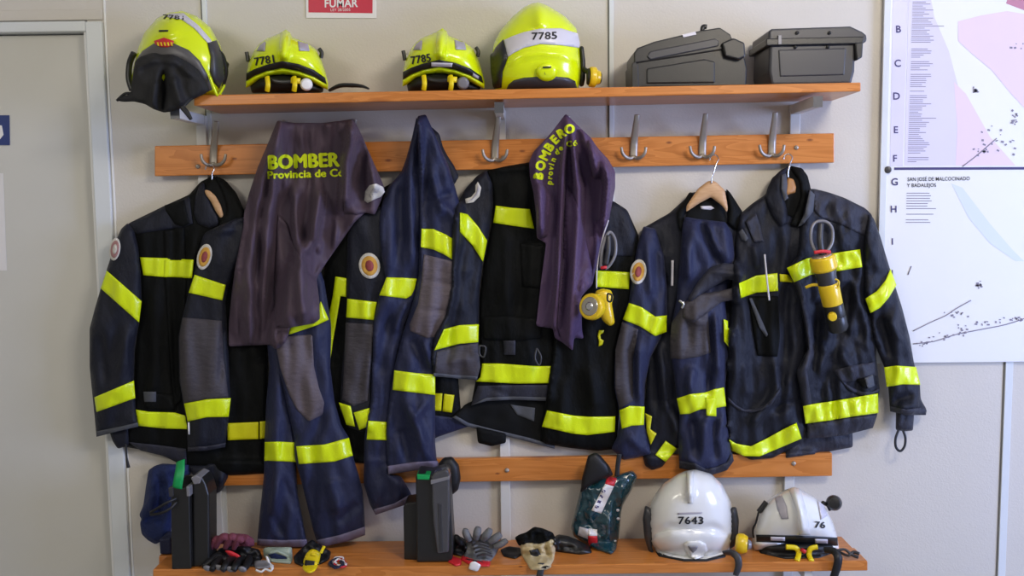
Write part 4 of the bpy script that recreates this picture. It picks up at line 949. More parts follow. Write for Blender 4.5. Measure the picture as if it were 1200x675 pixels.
lathe('switch_mark', P(975, 370.5, .182), P(976, 372, .196), [(0, .014), (1, .012)], M['torch_yellow'], e1)
sweep('clip_strap', [P(944, 337, .145), P(952, 334, .155), P(960, 334, .165)], .005, M['torch_yellow'], e1, flat=.4)
c1 = sweep('carabiner', [P(957, 297, .165), P(951, 284, .16), P(951, 268, .155), P(957, 260, .15), P(968, 260, .15), P(975, 268, .155), P(975, 284, .16), P(968, 296, .165)], .0050, M['plastic_grey'], e1)
sweep('swivel_link', [P(962, 262, .155), P(961, 280, .168), P(963, 298, .172)], .009, M['plastic_dark'], e1)
sweep('release_button', [P(954, 296, .178), P(964, 294.5, .180), P(973, 295.5, .176)], .0055, M['red'], e1, flat=.7)
Q0, Q1 = P(691, 359, .20), P(709, 362, .13)
e2 = torch('yellow torch facing outward beside the violet T-shirt on the central coat', Q0, Q1, 1, 1)
ax = Q1 - Q0
lathe('head', Q0, Q0.lerp(Q1, .32), [(0, .036), (.15, .040), (.8, .040), (1, .034)], M['torch_yellow'], e2)
lathe('lens', Q0.lerp(Q1, -.03), Q0.lerp(Q1, .02), [(0, .027), (1, .030)], M['lens'], e2)
lathe('reflector', Q0.lerp(Q1, -.06), Q0.lerp(Q1, -.02), [(0, .010), (1, .014)], M['chrome'], e2)
lathe('neck', Q0.lerp(Q1, .32), Q0.lerp(Q1, .6), [(0, .032), (1, .026)], M['torch_yellow'], e2)
Soft('body', [(698, 341), (706, 338), (716, 340), (719, 348), (717, 356), (719, 368), (720.5, 379), (715, 382.5), (707, 377), (701, 366), (696, 352)], M['torch_yellow'], e2, base=.10, thick=.03, R=8, gap=.002, smooth=4, res=2.4)
sweep('switch_ring', [P(712, 344, .165), P(717, 346, .165), P(716, 353, .165), P(712, 352, .165), P(712, 344, .165)], .003, M['rubber'], e2)
sweep('carabiner', [P(704, 314, .13), P(705, 296, .135), P(709, 280, .13), P(715, 272, .125), P(721, 282, .125), P(721, 298, .13), P(715, 310, .13), P(709, 315, .13)], .005, M['plastic_grey'], e2)
sweep('swivel_link', [P(713, 276, .13), P(713, 292, .14), P(710, 310, .14)], .008, M['plastic_dark'], e2)
sweep('release_button', [P(704, 314, .146), P(711, 313, .147)], .005, M['red'], e2)
sweep('lanyard', [P(713, 258, .12), P(706, 280, .125), P(700, 312, .13), P(699, 338, .135)], .0022, M['sticker_silver'], e2)
# ---------------------------------------------------------------- helpers for things that stand on the shelf and the bench
def vz(u, z, d):
    lo, hi = -200.0, 900.0
    for _ in range(40):
        m = (lo + hi) / 2
        if P(u, m, d).z > z: lo = m
        else: hi = m
    return lo
def dh(u, v, z):
    r = ray(u, v); return D - (z - CZ) / (r[2] / r[1])
def bandv(name, pts, m, par, on, **k): return band(name, pts, M[m], par, on, **k)

# ---------------------------------------------------------------- helmets on the shelf
# large helmet at the shelf end, seen into its neck curtain
h1 = thing('fire_helmet', P(205, 112, .15), 'large yellow fire helmet at the left shelf end, its black neck curtain hanging forward', 'helmet', 'yellow fire helmets')
zs = shelf_z(240)
a = Soft('shell', [(155, 104), (154, 92), (156, 79), (161, 58), (169, 38), (184, 21), (198, 14.5), (213, 12.2), (230, 18.5), (246, 31), (258, 52), (263, 68), (264, 90), (259, 105), (254, 114), (236, 114), (180, 112)], M['helmet_yellow'], h1, sym=(.145, .11), thick=.125, R=60, norm=True, res=3.0, folds=[([(196, 14), (200, 45)], 14, .006)])
bandv('rim', [(156, 82), (160, 69), (167, 59.5), (180, 51), (191, 49.5), (203, 50.5), (221, 58.5), (234, 71), (243, 87), (249, 105), (243, 108), (238, 95), (227, 80), (213, 70), (195, 67), (178, 68), (165, 76), (159, 90)], 'rim_grey', h1, a, off=.001, thick=.008, R=5)
c = Soft('neck_curtain', [(158, 72), (165, 66), (178, 62), (203, 62), (221, 69), (232, 80), (240, 94), (246, 105), (240, 110), (227, 116), (219, 122), (213, 127), (200, 131), (192, 132), (180, 128), (170, 122), (157, 119), (145, 119.5), (136, 118), (142, 113), (153, 110), (155, 92)], M['curtain_cloth'], h1, sym=(.262, .02), thick=.028, R=9,
         folds=[([(192, 84), (190, 132)], 3, -.013), ([(192, 84), (186, 132)], 3, -.010), ([(182, 95), (178, 128)], 5, .012), ([(203, 90), (212, 124)], 5, .012), ([(160, 80), (180, 70), (205, 72), (230, 92)], 4, .008)], wr=[(.006, 12, 20, 50)], res=2.6)
bandv('reflective_strip', [(198, 16), (215, 15.5), (233, 30), (247, 46), (254, 60), (248, 62), (243, 50), (228, 33.5), (213, 23), (196, 20)], 'sticker_silver', h1, a)
bandv('side_panel', [(243, 50), (254, 47), (261, 64), (263, 92), (257, 104), (250, 96), (246, 84), (247, 66)], 'plastic_dark', h1, a, thick=.012, R=5)
lathe('visor_knob', P(262, 76, .12), P(267, 78, .12), [(0, .014), (.6, .013), (1, .009)], M['plastic_black'], h1)
sweep('visor_arm', [P(255, 60, .20), P(261, 68, .18), P(264, 84, .16), P(260, 100, .15)], .009, M['plastic_black'], h1)
sweep('visor_arm', [P(157, 62, .16), P(152, 74, .15), P(151, 92, .15), P(155, 106, .15)], .009, M['plastic_black'], h1)
bandv('badge', [(180, 48), (192, 44), (204, 48), (202, 53), (196, 55.5), (188, 55), (182, 52)], 'red', h1, a, off=.009)
for k in range(5):
    bandv('badge_bar', [(183.5 + 4 * k, 49.5), (185.5 + 4 * k, 49.3), (186.5 + 4 * k, 54), (184.6 + 4 * k, 53.6)], 'strap_yellow', h1, a, off=.012, thick=.0006, edge=.0005)
text('number', '7781', 203, 20, 4.6, M['ink'], h1, a, -3, 24, off=.0035, fat=.4)
bandv('maker_mark', [(186, 35), (197, 35), (197, 37), (186, 37.4)], 'ink', h1, a, thick=.0005, edge=.0005)
sweep('chin_strap', [P(246, 90, .25), P(252, 106, .25), P(256, 112, .23), P(263, 100, .18)], .004, M['helmet_yellow'], h1)
sweep('chin_strap', [P(226, 112, .27), P(219, 119, .275), P(214, 125, .28), P(219, 132, .28), P(224, 140, .28)], [.006, .007, .008, .008, .005], M['rubber'], h1, flat=.5)
sweep('curtain_loop', [P(137, 118, .262), P(146, 110, .262), P(154, 109.5, .26)], .004, M['rubber'], h1)

def small_helmet(dx, dy, label, num, twist):
    h = thing('rescue_helmet', P(336 + dx, 104 + dy, .14), label, 'helmet', 'small yellow rescue helmets')
    T = lambda pts: [(u + dx, v + dy) for u, v in pts]
    z = shelf_z(336 + dx)
    ln = Soft('liner', T([(293, 100), (305, 88), (332, 84), (360, 92), (380, 103), (378, 109), (295, 109)]), M['rubber'], h, sym=(.12, .08), thick=.075, R=40, norm=True, zsup=z)
    s = Soft('shell', T([(288, 102), (288.5, 88), (291, 73), (296.5, 61), (303, 52), (311, 45.5), (320, 42), (329, 38), (335, 35), (340, 38), (342, 43), (352, 47), (362, 51.5), (371, 58), (377, 71), (382, 86), (385, 98), (384, 105.5), (374, 101), (362, 94.5), (348, 89.5), (332, 87), (316, 88.5), (303, 93.5), (293, 101)]), M['helmet_yellow'], h, sym=(.125, .10), thick=.115, R=50, norm=True, res=2.6,
             folds=[(T([(335, 36), (333, 52), (332, 70)]), 5, .016)])
    bandv('crest', T([(329, 38), (335, 34.5), (340, 38), (341, 56), (338, 71), (328, 71), (327, 54)]), 'helmet_yellow', h, s, off=.001, thick=.010, R=5)
    bandv('window_sticker', T([(300.5, 60), (304, 53), (310, 48.5), (311.5, 50), (310.5, 60)]), 'sticker_grey', h, s)
    bandv('window_sticker', T([(349, 48), (361, 51.5), (363, 60), (350.5, 59.5)]), 'sticker_grey', h, s)
    b = bandv('brow_band', T([(288.5, 86), (298, 81), (312, 76), (331, 71.5), (350, 75), (368, 82), (381, 91), (383, 99), (368, 90), (350, 83.5), (331, 80), (312, 83.5), (298, 89), (288.5, 95)]), 'rubber', h, s, off=.001, thick=.004, R=4)
    bandv('brim', T([(288, 96), (298, 90), (312, 84.5), (331, 81), (350, 84.5), (368, 91), (384.5, 100), (384, 105.5), (374, 101), (362, 94.5), (348, 89.5), (332, 87), (316, 88.5), (303, 93.5), (293, 101), (288, 103)]), 'helmet_yellow', h, s, off=.001, thick=.012, R=3)
    if twist:
        bandv('band_label', T([(322, 74.5), (347, 75.5), (346, 80), (322, 79.5)]), 'sticker_silver', h, b, off=.001, thick=.0005, edge=.0005)
        bandv('band_label', T([(371, 87), (378, 91), (377, 94.5), (370, 90.5)]), 'sticker_grey', h, b, off=.001, thick=.0005, edge=.0005)
    text('number', num, 309.5 + dx, 70.5 + dy, 9, M['ink'], h, s, 9, 23, fat=.4, off=.003, shear=0)
    for u in (313, 344.5):
        sweep('harness_strap', [P(u + dx, 90 + dy, .205), P(u + dx + 1, 99 + dy, .222), P(u + dx, 107 + dy, .212)], .0075, M['strap_yellow'], h, flat=.5)
    sweep('harness_band', [P(314 + dx, 93 + dy, .195), P(330 + dx, 96 + dy, .20), P(352 + dx, 94.5 + dy, .20)], .008, M['plastic_black'], h, flat=.4, up=(0, 1, 0))
    sweep('harness_band', [P(341 + dx, 94 + dy, .208), P(352 + dx, 95 + dy, .208)], .009, M['strap_yellow'], h, flat=.35, up=(0, 1, 0))
    lathe('ratchet', P(359 + dx, 99 + dy, .19), P(359 + dx, 99 + dy, .213), [(0, .018), (.7, .018), (1, .013)], M['white_paint' if not twist else 'plastic_grey'], h)
    for u, v, r in ((291, 66, -60), (376, 62, 60)):
        sweep('visor_clip', [P(u + dx - 2, v + dy - 5, .14), P(u + dx + (1 if u > 330 else -1), v + dy, .14), P(u + dx, v + dy + 6, .14)], .006, M['plastic_black'], h)
    return h
h2 = small_helmet(0, 0, 'small yellow rescue helmet numbered 7781 beside the large helmet at the shelf end', '7781', False)
sweep('chin_strap', [P(386, 106, .17), P(398, 100.5, .18), P(412, 100, .19), P(424, 101, .20), P(432, 104, .21)], [.008, .012, .013, .010, .005], M['rubber'], h2, flat=.5, up=(0, 0, 1))
h3 = small_helmet(183.5, -1.5, 'small yellow rescue helmet numbered 7785, left of the large 7785 helmet', '7785', True)

h4 = thing('fire_helmet', P(633, 103, .14), 'large yellow fire helmet numbered 7785 on a silver band, above the rail centre', 'helmet', 'yellow fire helmets')
zs = shelf_z(633)
a = Soft('shell', [(577, 100), (576, 80), (578, 53), (586, 36), (602, 18), (615, 7.5), (624, 3.5), (631, 2.5), (641, 6), (661, 18), (675.6, 33), (679, 49), (680, 65), (681, 82), (680, 96), (677, 108), (592, 109), (581, 107)], M['helmet_yellow'], h4, sym=(.125, .11), thick=.118, R=60, norm=True, zsup=zs, folds=[([(631, 3), (633, 20), (634, 33)], 9, .010), ([(592, 78), (610, 66), (633, 62), (660, 64), (678, 74)], 4, .004)])
side = [(589.5, 46), (593, 58), (595, 68), (589, 84), (587.5, 103), (579, 104), (576, 84), (576, 66), (581, 55)]
bandv('side_panel', side, 'plastic_black', h4, a, thick=.010, R=5)
Soft('visor_mount', [(574, 64), (580, 60), (585, 70), (584, 92), (581, 103), (578, 103), (575, 84)], M['plastic_black'], h4, sym=(.14, .03), thick=.04, R=6)
Soft('visor_mount', [(679, 54), (684, 54), (686, 72), (686, 92), (684, 101), (679, 102), (680, 76)], M['plastic_black'], h4, sym=(.13, .03), thick=.03, R=6)
b = bandv('number_band', [(590.5, 47), (600, 42.5), (614, 37.5), (633, 33.5), (657, 33), (677, 39), (679.5, 50), (679, 56), (658, 53), (633, 51.5), (614, 56), (602, 62), (595, 67)], 'sticker_silver', h4, a)
text('number', '7785', 638, 41.8, 8.2, M['ink'], h4, b, 2, 29, fat=.4, off=.001)
bandv('visor', [(592, 108), (596, 99), (602, 94), (614, 91), (630, 90), (651, 89.6), (666, 91), (674, 95), (677.5, 108)], 'plastic_dark', h4, a, off=-.001, thick=.006, R=5, zsup=zs)
bandv('front_disc', ell(640.6, 84.5, 12.5, 10.8), 'helmet_yellow', h4, a, off=.006, thick=.008, R=5)
bandv('maker_mark', [(636, 78), (646, 77.6), (646, 79.6), (636, 80)], 'ink', h4, a, off=.018, thick=.0005, edge=.0005)
text('maker_mark', 'L', 639, 85.8, 3, M['ink'], h4, a, 0, off=.018)
sweep('ear_defender_arm', [P(684, 80, .14), P(688, 84, .15), P(692, 88, .16)], .007, M['plastic_black'], h4)
lathe('ear_defender', P(690, 90, .16), P(703, 91, .155), [(0, .026), (.15, .030), (.55, .030), (.7, .022), (1, .019)], M['torch_yellow'], h4)
lathe('ear_cushion', P(687.5, 90, .16), P(690.5, 90, .16), [(0, .022), (1, .026)], M['rubber'], h4)
lathe('ear_cap', P(700, 91, .157), P(704, 91.2, .155), [(0, .02), (1, .017)], M['plastic_black'], h4)

# ---------------------------------------------------------------- hard cases on the shelf
k1 = thing('equipment_case', P(808, 100, .11), 'black hard case tilted open-edged, left one of the two on the right of the shelf', 'case', 'black hard cases on the shelf')
k1['label'] = 'black hard case with a sloping lid, left one of the two on the shelf'
z1 = shelf_z(808)
D1 = .205
slab('base', [(743, vz(743, z1, D1)), (742, 78), (746, 72), (850, 56), (872, 62), (876, 80), (875, vz(875, z1, D1))], .03, D1, M['plastic_black'], k1, .006, seg=3)
slab('lid', [(743, 76), (743, 62), (747, 56), (767, 48.5), (822, 35.5), (844, 32), (856, 40), (862, 54), (850, 58), (746, 74)], .03, D1 + .004, M['plastic_black'], k1, .007, seg=3)
slab('lid_panel', [(758, 66), (762, 60), (838, 45), (843, 48), (842, 54), (762, 70)], D1 - .01, D1 + .008, M['plastic_dark'], k1, .003)
slab('base_panel', [(758, 98), (758, 80), (826, 69), (838, 72), (838, 97)], D1 - .01, D1 + .005, M['plastic_black'], k1, .004)
slab('latch', [(846, 50), (860, 44), (873, 50), (874, 66), (866, 70), (850, 66)], D1 - .02, D1 + .018, M['plastic_black'], k1, .005)
slab('lid_label', [(800, 40.5), (815, 37), (816, 40.4), (801, 43.6)], D1 - .01, D1 + .0085, M['sticker_silver'], k1, .0)
sweep('valve', [P(823, 36, D1 - .03), P(824, 31.5, D1 - .03), P(828, 31.5, D1 - .03)], .007, M['plastic_black'], k1)
slab('end_rib', [(741, vz(741, z1, D1)), (740.5, 74), (744.5, 72), (748, 76), (749, vz(749, z1, D1))], .05, D1 + .006, M['plastic_black'], k1, .003)
k2 = thing('equipment_case', P(952, 95, .11), 'black hard case with a square rimmed lid at the right end of the shelf', 'case', 'black hard cases on the shelf')
z2 = shelf_z(952)
slab('base', [(902, 52), (1003, 50), (1002, 84), (998, vz(998, z2, .21)), (904, vz(904, z2, .21)), (901, 84)], .03, .21, M['plastic_dark'], k2, .008, seg=3)
slab('lid', [(901, 36), (905, 33.5), (997, 30.5), (1011, 37), (1016, 41), (1016.5, 48), (1010, 52), (901, 53.5)], .025, .216, M['plastic_dark'], k2, .006, seg=3)
slab('rim', [(898, 45), (1013, 42.5), (1012, 51), (898, 53.5)], .02, .221, M['plastic_black'], k2, .003)
slab('base_panel', [(912, 58), (992, 56), (990, 88), (914, 90)], .19, .213, M['plastic_dark'], k2, .004)
for u in (934, 972):
    lathe('rim_rivet', P(u, 38.5, .214), P(u, 38.5, .222), [(0, .006), (1, .004)], M['plastic_black'], k2, 12)
    lathe('rim_rivet', P(u - 2, 55, .208), P(u - 2, 55, .216), [(0, .006), (1, .004)], M['plastic_black'], k2, 12)
slab('latch', [(1002, 50), (1012, 49), (1011, 67), (1004, 71)], .15, .222, M['plastic_black'], k2, .004)
slab('clip', [(912, 41), (916, 41), (916, 52), (912, 52)], .2, .2235, M['plastic_grey'], k2, .001)

# ---------------------------------------------------------------- white helmets on the bench
w1 = thing('fire_helmet', P(810, 656, .14), 'white fire helmet numbered 7643 standing on the bench', 'helmet', 'white helmets on the bench')
zb = bench_z(810)
a = Soft('shell', [(762, 636), (759.5, 613), (761, 594), (767, 580), (777, 567), (794, 555.5), (804, 551.5), (815, 550), (833, 555), (846, 567), (856.6, 588), (860, 606), (859, 625), (856, 642), (850, 652), (828, 657.5), (802, 657.5), (772, 650)], M['helmet_white'], w1, sym=(.115, .10), thick=.112, R=60, norm=True, zsup=zb, folds=[([(808, 551), (808.5, 585)], 5, .012), ([(765, 628), (785, 618), (808, 622), (835, 618), (855, 626)], 5, -.006)])
bandv('crest', [(804, 552), (813, 551.5), (812, 590), (806, 590)], 'helmet_white', w1, a, thick=.006, R=4)
bandv('front_plate', [(763, 634), (768, 626), (780, 622), (800, 620), (820, 620), (840, 622), (852, 626), (857, 634), (852, 646), (828, 652), (802, 652), (774, 646)], 'helmet_white', w1, a, off=.001, thick=.006, R=8, zsup=zb)
bandv('front_cap', [(801, 638), (806, 634), (820, 633.5), (827, 637), (829.5, 645), (824, 652.5), (815, 655.5), (807, 652)], 'helmet_white', w1, a, off=.008, thick=.008, R=5, zsup=zb)
bandv('cap_mark', [(806, 640), (818, 640), (816, 645), (812, 648), (808, 644)], 'plastic_grey', w1, a, off=.019, thick=.0005, edge=.0005)
bandv('bottom_seal', [(768, 646), (785, 652), (802, 655), (828, 655), (852, 648), (850, 653), (828, 658), (802, 658), (772, 652)], 'rubber', w1, a, off=.002, thick=.006, zsup=zb)
Soft('visor_mount', [(756, 592), (762, 595), (767, 602), (769, 622), (764, 640), (766, 648), (760, 646), (755, 630), (753, 608)], M['plastic_dark'], w1, sym=(.14, .03), thick=.03, R=6, zsup=zb)
Soft('visor_mount', [(854, 600), (858, 594), (863, 594), (866, 610), (865, 626), (861, 640), (855, 644), (857, 622)], M['plastic_dark'], w1, sym=(.14, .03), thick=.03, R=6, zsup=zb)
text('number', '7643', 809.5, 609.8, 8.4, M['ink'], w1, a, 0, 29, fat=.4, off=.003)
bandv('maker_mark', [(794, 601), (823, 600), (823, 602), (794, 603)], 'sticker_grey', w1, a, thick=.0005, edge=.0005)
sweep('chin_strap', [P(848, 648, .21), P(857, 648, .235), P(864, 653, .25), P(865.5, 663, .255), P(862, 674, .25)], [.008, .011, .012, .011, .009], M['plastic_dark'], w1, flat=.4, up=(0, 1, 0))

w2 = thing('rescue_helmet', P(932, 650, .14), 'small white rescue helmet with a dark band at the right end of the bench', 'helmet', 'white helmets on the bench')
zb = bench_z(932)
Soft('liner', [(888, 636), (930, 632), (978, 636), (982, 646), (960, 654), (920, 655), (890, 648)], M['rubber'], w2, sym=(.11, .07), thick=.085, R=30, norm=True, zsup=zb)
a = Soft('shell', [(880.5, 637), (882, 626), (887, 611), (892.6, 594), (905, 582), (915, 576.5), (926.7, 571), (932, 571), (938, 573), (956, 584), (969, 597), (977, 614.5), (981, 628), (983.5, 643.5), (968, 641), (952, 639), (935, 638.5), (918, 639.5), (900, 642), (884, 644)], M['helmet_white'], w2, sym=(.12, .09), thick=.11, R=45, norm=True, res=2.8, folds=[([(931, 572), (938, 600), (942, 628)], 6, .014)])
bandv('crest', [(924, 573), (931, 570.5), (938, 573), (946, 600), (950, 627), (936, 627), (934, 600)], 'helmet_white', w2, a, thick=.010, R=5)
bandv('window_sticker', [(908, 583), (916, 579.5), (922, 593), (924, 608), (916, 608), (911, 597)], 'sticker_grey', w2, a)
bandv('window_sticker', [(957.5, 586), (965, 591.5), (970, 604), (962, 609)], 'sticker_silver', w2, a)
b = bandv('brow_band', [(886, 626.5), (905, 627), (945, 628), (965, 629), (981.5, 630), (982, 639.5), (960, 638), (943.7, 637.5), (915, 636), (886.5, 635)], 'rubber', w2, a, off=.001, thick=.005, R=4)
bandv('band_label', [(903, 629), (920, 629.5), (920, 634), (903, 633.5)], 'sticker_silver', w2, b, off=.001, thick=.0005, edge=.0005)
bandv('band_label', [(955, 631.5), (970, 632), (970, 637), (955, 636.5)], 'sticker_silver', w2, b, off=.001, thick=.0005, edge=.0005)
bandv('brim', [(881, 637), (886, 635), (915, 636.5), (943.7, 638), (982, 640), (983.5, 644), (968, 642.5), (952, 640.5), (918, 641), (900, 643.5), (884, 645)], 'helmet_white', w2, a, off=.001, thick=.010, R=3)
text('number', '76', 961, 615, 7.2, M['ink'], w2, a, -3, 12, fat=.4, off=.003)
for pts in ([(921, 641), (932, 642), (936, 648), (934, 657)], [(958, 641), (950, 643), (948, 650), (951, 657)]):
    sweep('harness_strap', [P(u, v, max(.205, dh(u, v, zb) + .006)) for u, v in pts], .0085, M['strap_yellow'], w2, flat=.6)
sweep('harness_clip', [P(939, 644, .21), P(944, 647, .22)], .006, M['red'], w2)
lathe('ear_defender', P(862, 636, .18), P(876, 638, .19), [(0, .022), (.2, .030), (.6, .031), (1, .024)], M['torch_yellow'], w2)
lathe('ear_cap', P(875, 638, .19), P(880, 638.5, .19), [(0, .018), (1, .012)], M['plastic_grey'], w2)
sweep('visor_clip', [P(898, 588, .17), P(893, 595, .17), P(889, 600, .17)], .008, M['plastic_black'], w2)
sweep('lamp_cable', [P(889, 600, .17), P(886, 612, .175), P(882.5, 620, .17), P(883, 630, .165)], .003, M['rubber'], w2)
lathe('visor_knob', P(977, 589, .11), P(977.5, 589.5, .145), [(0, .020), (.6, .024), (1, .018)], M['plastic_black'], w2)
sweep('knob_arm', [P(964, 589, .13), P(970, 592, .12), P(973, 598, .13)], .006, M['plastic_black'], w2)
sweep('chin_strap', [P(966, 644, .215), P(977, 646, .235), P(982, 653, .252), P(981, 664, .255), P(977, 676, .25)], [.010, .012, .013, .013, .012], M['rubber'], w2, flat=.45, up=(0, 1, 0))
for q in ([(981, 645, .21), (990, 644, .21), (998, 650, .22), (1006, 653, .23)], [(984, 647, .20), (994, 651, .22), (1000, 647, .215), (1007, 649, .225)]):
    sweep('loose_cord', [P(*t) for t in q], [.004, .004, .005, .005], M['plastic_dark'], w2)

# ---------------------------------------------------------------- things on the left of the bench
kc = thing('equipment_case', P(222, 666, .14), 'black hard case standing on end at the left bench end, green strap on its handle', 'case')
zb = bench_z(215)
df = dh(212, 667.5, zb)
slab('shell', [(200, 574), (202, 571), (219, 571), (221.5, 574), (224, 666.8), (201, 667.5)], .12, df, M['plastic_black'], kc, .004, seg=3)
d2 = dh(235, 664.5, bench_z(235))
slab('shell', [(225.5, 562), (227, 558), (236, 558.5), (241, 568), (244.5, 580), (245, 664), (225.5, 665)], .145, d2, M['plastic_black'], kc, .006, seg=3)
slab('corner_guard', [(197, 572), (203, 570), (203, 582), (198, 583)], .12, df + .004, M['plastic_dark'], kc, .002)
slab('corner_guard', [(218, 570), (222, 571), (222.5, 582), (218.5, 582)], .12, df + .004, M['plastic_grey'], kc, .002)
slab('top_clip', [(223, 560), (229, 557), (236, 560), (234, 567), (227, 568)], .15, d2 + .006, M['plastic_grey'], kc, .003)
sweep('handle', [P(207, 584, df + .01), P(196, 589, df + .03), P(184, 596, df + .03), P(176, 601, df + .02)], .0042, M['rubber'], kc, flat=.6)
sweep('handle', [P(207, 588, df + .008), P(198, 597, df + .028), P(186, 602, df + .028), P(176, 603, df + .02)], .0042, M['rubber'], kc, flat=.6)
sweep('green_strap', [P(211.5, 540, df - .03), P(211, 550, df - .008), P(209.5, 560, df + .004), P(208, 569, df + .004), P(208, 572, df)], .0155, M['green'], kc, flat=.14, up=(0, 1, 0.1))

kd = thing('cloth_bag', P(180, 640, .1), 'dark blue cloth bundle slumped behind the case at the left bench end', 'bag')
Soft('bundle', [(163, 604), (168, 592), (171, 570), (174, 551), (181, 546), (190, 543), (204, 544), (222, 543), (224, 556), (214, 560), (204, 575), (200, 632), (190, 634), (182, 638), (173, 633), (166, 626), (164, 613), (166, 608)], M['blue_cloth'], kd, base=.03, thick=.05, R=14, folds=[([(178, 560), (176, 600)], 5, .012), ([(190, 560), (188, 620)], 5, -.012), ([(168, 612), (190, 604)], 4, -.010)], wr=[(.014, 14, 18, 51)], keep=False, gap=-.2)
Soft('dark_fold', [(218, 545), (240, 543), (268, 538), (269, 560), (259, 576), (247, 581), (240, 566), (226, 557)], M['navy'], kd, base=.03, thick=.04, R=10, gap=-.2, keep=False, wr=[(.01, 10, 14, 53)])
slab('bag_leg', [(186, 632), (200, 630), (201, vz(201, bench_z(195), .12)), (187, vz(187, bench_z(195), .12))], .05, .12, M['navy_blue'], kd, .006)

# gloves, rope and small electronics under the hanging trousers
def glove(name, label, group, m, fingers, palm, cuff, cm, z, base=.1, thick=.03, extra=()):
    g = thing(name, P(palm[0][0], palm[0][1], .2), label, 'glove', group)
    pm = Soft('palm', palm, M[m], g, base=base, thick=thick, R=7, zsup=z, gap=.002, smooth=6, res=2.2, wr=[(.008, 5, 5, 60)])
    for pts, r in fingers:
        w = []
        for u, v, up in pts:
            d = max(base, dh(u, v, z)) + .012 + up
            w.append(P(u, v, d))
        sweep('finger', w, [r, r * 1.08, r, r * .72][:len(pts)] if len(pts) == 4 else [r] + [r] * (len(pts) - 2) + [r * .72], M[m], g, 10)
    if cuff: Soft('cuff', cuff, M[cm], g, base=base, thick=.02, R=4, zsup=z, gap=.001, smooth=4, res=2.0)
    return g
zb = bench_z(265)
g1 = glove('work_glove', 'dusty pink work glove lying on the black glove at the left bench end', 'work gloves', 'glove_pink',
      [([(262, 634, .05), (254, 632, .055), (249, 638, .05), (246, 645, .04)], .011), ([(270, 632, .06), (263, 629, .065), (257, 633, .06), (253, 641, .05)], .011), ([(278, 632, .06), (272, 629, .065), (268, 634, .06), (264, 642, .05)], .011), ([(284, 634, .06), (280, 631, .065), (277, 636, .06), (274, 643, .05)], .010)],
      [(258, 634), (266, 627), (278, 625), (290, 626), (298, 632), (298, 640), (284, 644), (266, 643)], None, None, zb, base=.13)
g2 = glove('work_glove', 'black work glove with grey fingertip pads and a red mark, under the pink glove', 'work gloves', 'rubber',
      [([(262, 654, .02), (254, 652, .03), (246, 658, .028), (238, 664, .01)], .012), ([(268, 656, .02), (258, 656, .032), (252, 662, .028), (248, 668, .01)], .012), ([(276, 656, .02), (268, 658, .035), (264, 664, .03), (260, 669, .01)], .012), ([(286, 656, .02), (280, 658, .032), (276, 664, .03), (273, 669, .01)], .012), ([(292, 654, .02), (291, 658, .03), (288, 664, .02), (285, 668, .01)], .011)],
      [(250, 650), (258, 642), (272, 640), (290, 640), (304, 644), (308, 654), (298, 664), (276, 664), (258, 660)], None, None, zb, base=.15)
for u, v in ((257, 654.5), (270, 657), (256, 665), (270, 667), (243, 666), (284, 667)):
    w = P(u, v, dh(u, v, zb) + .034)
    Soft('fingertip_pad', ell(u, v, 5.2, 3.4, 15, 14), M['plastic_grey'], g2, base=dh(u, v, zb) + .028, thick=.008, R=3, gap=.001, smooth=2, res=1.8)
Soft('red_mark', [(263, 645), (270, 645), (280, 650), (287, 657), (285, 659), (276, 654), (268, 651)], M['red'], g2, base=.2, thick=.006, R=3, gap=.003, smooth=2, res=1.8)

sc = thing('cloth_roll', P(325, 660, .2), 'pale green folded cloth under the left trouser cuff', 'cloth')
zb = bench_z(325)
f1 = Soft('fold', [(308, 643), (313, 641), (342, 641), (343, 656), (341, 661), (326, 660), (314, 658), (309, 652)], M['pale_green'], sc, base=.16, thick=.03, R=7, zsup=zb, gap=.001, smooth=4, res=2, folds=[([(312, 648), (325, 646), (341, 654)], 2.2, .008)])
band('dark_fold', [(314, 650), (322, 648.5), (334, 652), (341, 658), (330, 659), (318, 655)], M['blue_cloth'], sc, f1, off=.002, thick=.004)
Soft('white_edge', [(311, 651), (314, 652), (317, 660), (322, 663), (318, 667), (313, 662)], M['sign_white'], sc, base=.2, thick=.012, R=3, zsup=zb, gap=.002, smooth=2, res=1.8)
bx = thing('buckle', P(306, 668, .22), 'grey ridged buckle with a white cord in front of the pale green cloth', 'buckle')
zb = bench_z(306)
Soft('frame', [(298, 657), (311, 656), (317, 661), (316, 666), (300, 667), (297, 663)], M['plastic_grey'], bx, base=.2, thick=.016, R=3, zsup=zb, gap=.003, smooth=2, res=1.8)
sweep('white_cord', [P(300, 668, .25), P(306, 670, .255), P(311, 667, .25), P(317, 669, .255), P(320, 665, .25)], .0032, M['sign_white'], bx)
rd = thing('personal_alarm', P(364, 671, .24), 'small yellow personal alarm with a dark screen on the bench edge', 'alarm')
zb = bench_z(364)
r1 = Soft('case', [(363, 644.5), (367, 643), (373, 645.5), (376, 649), (374.5, 657), (371.5, 666), (367, 671), (361, 672), (355.5, 668.5), (354, 664), (356, 655), (358.5, 649)], M['strap_yellow'], rd, base=.21, thick=.02, R=5, zsup=zb, gap=.004, smooth=2, res=1.8)
band('screen', [(357.5, 656), (369, 657.5), (367, 667.5), (356.3, 664.5)], M['ink'], rd, r1, off=.005, thick=.002)
band('button', [(364, 647.5), (371, 648.5), (370, 652), (363.5, 651)], M['strap_yellow'], rd, r1, off=.001, thick=.005)
sweep('clip', [P(376, 648, .235), P(378.5, 643, .232), P(380, 640, .230)], .005, M['strap_yellow'], rd)
rp_ = thing('cord_bundle', P(396, 668, .22), 'tangled red, white and navy cord beside the yellow alarm', 'cord')
zb = bench_z(396)
rng = random.Random(5)
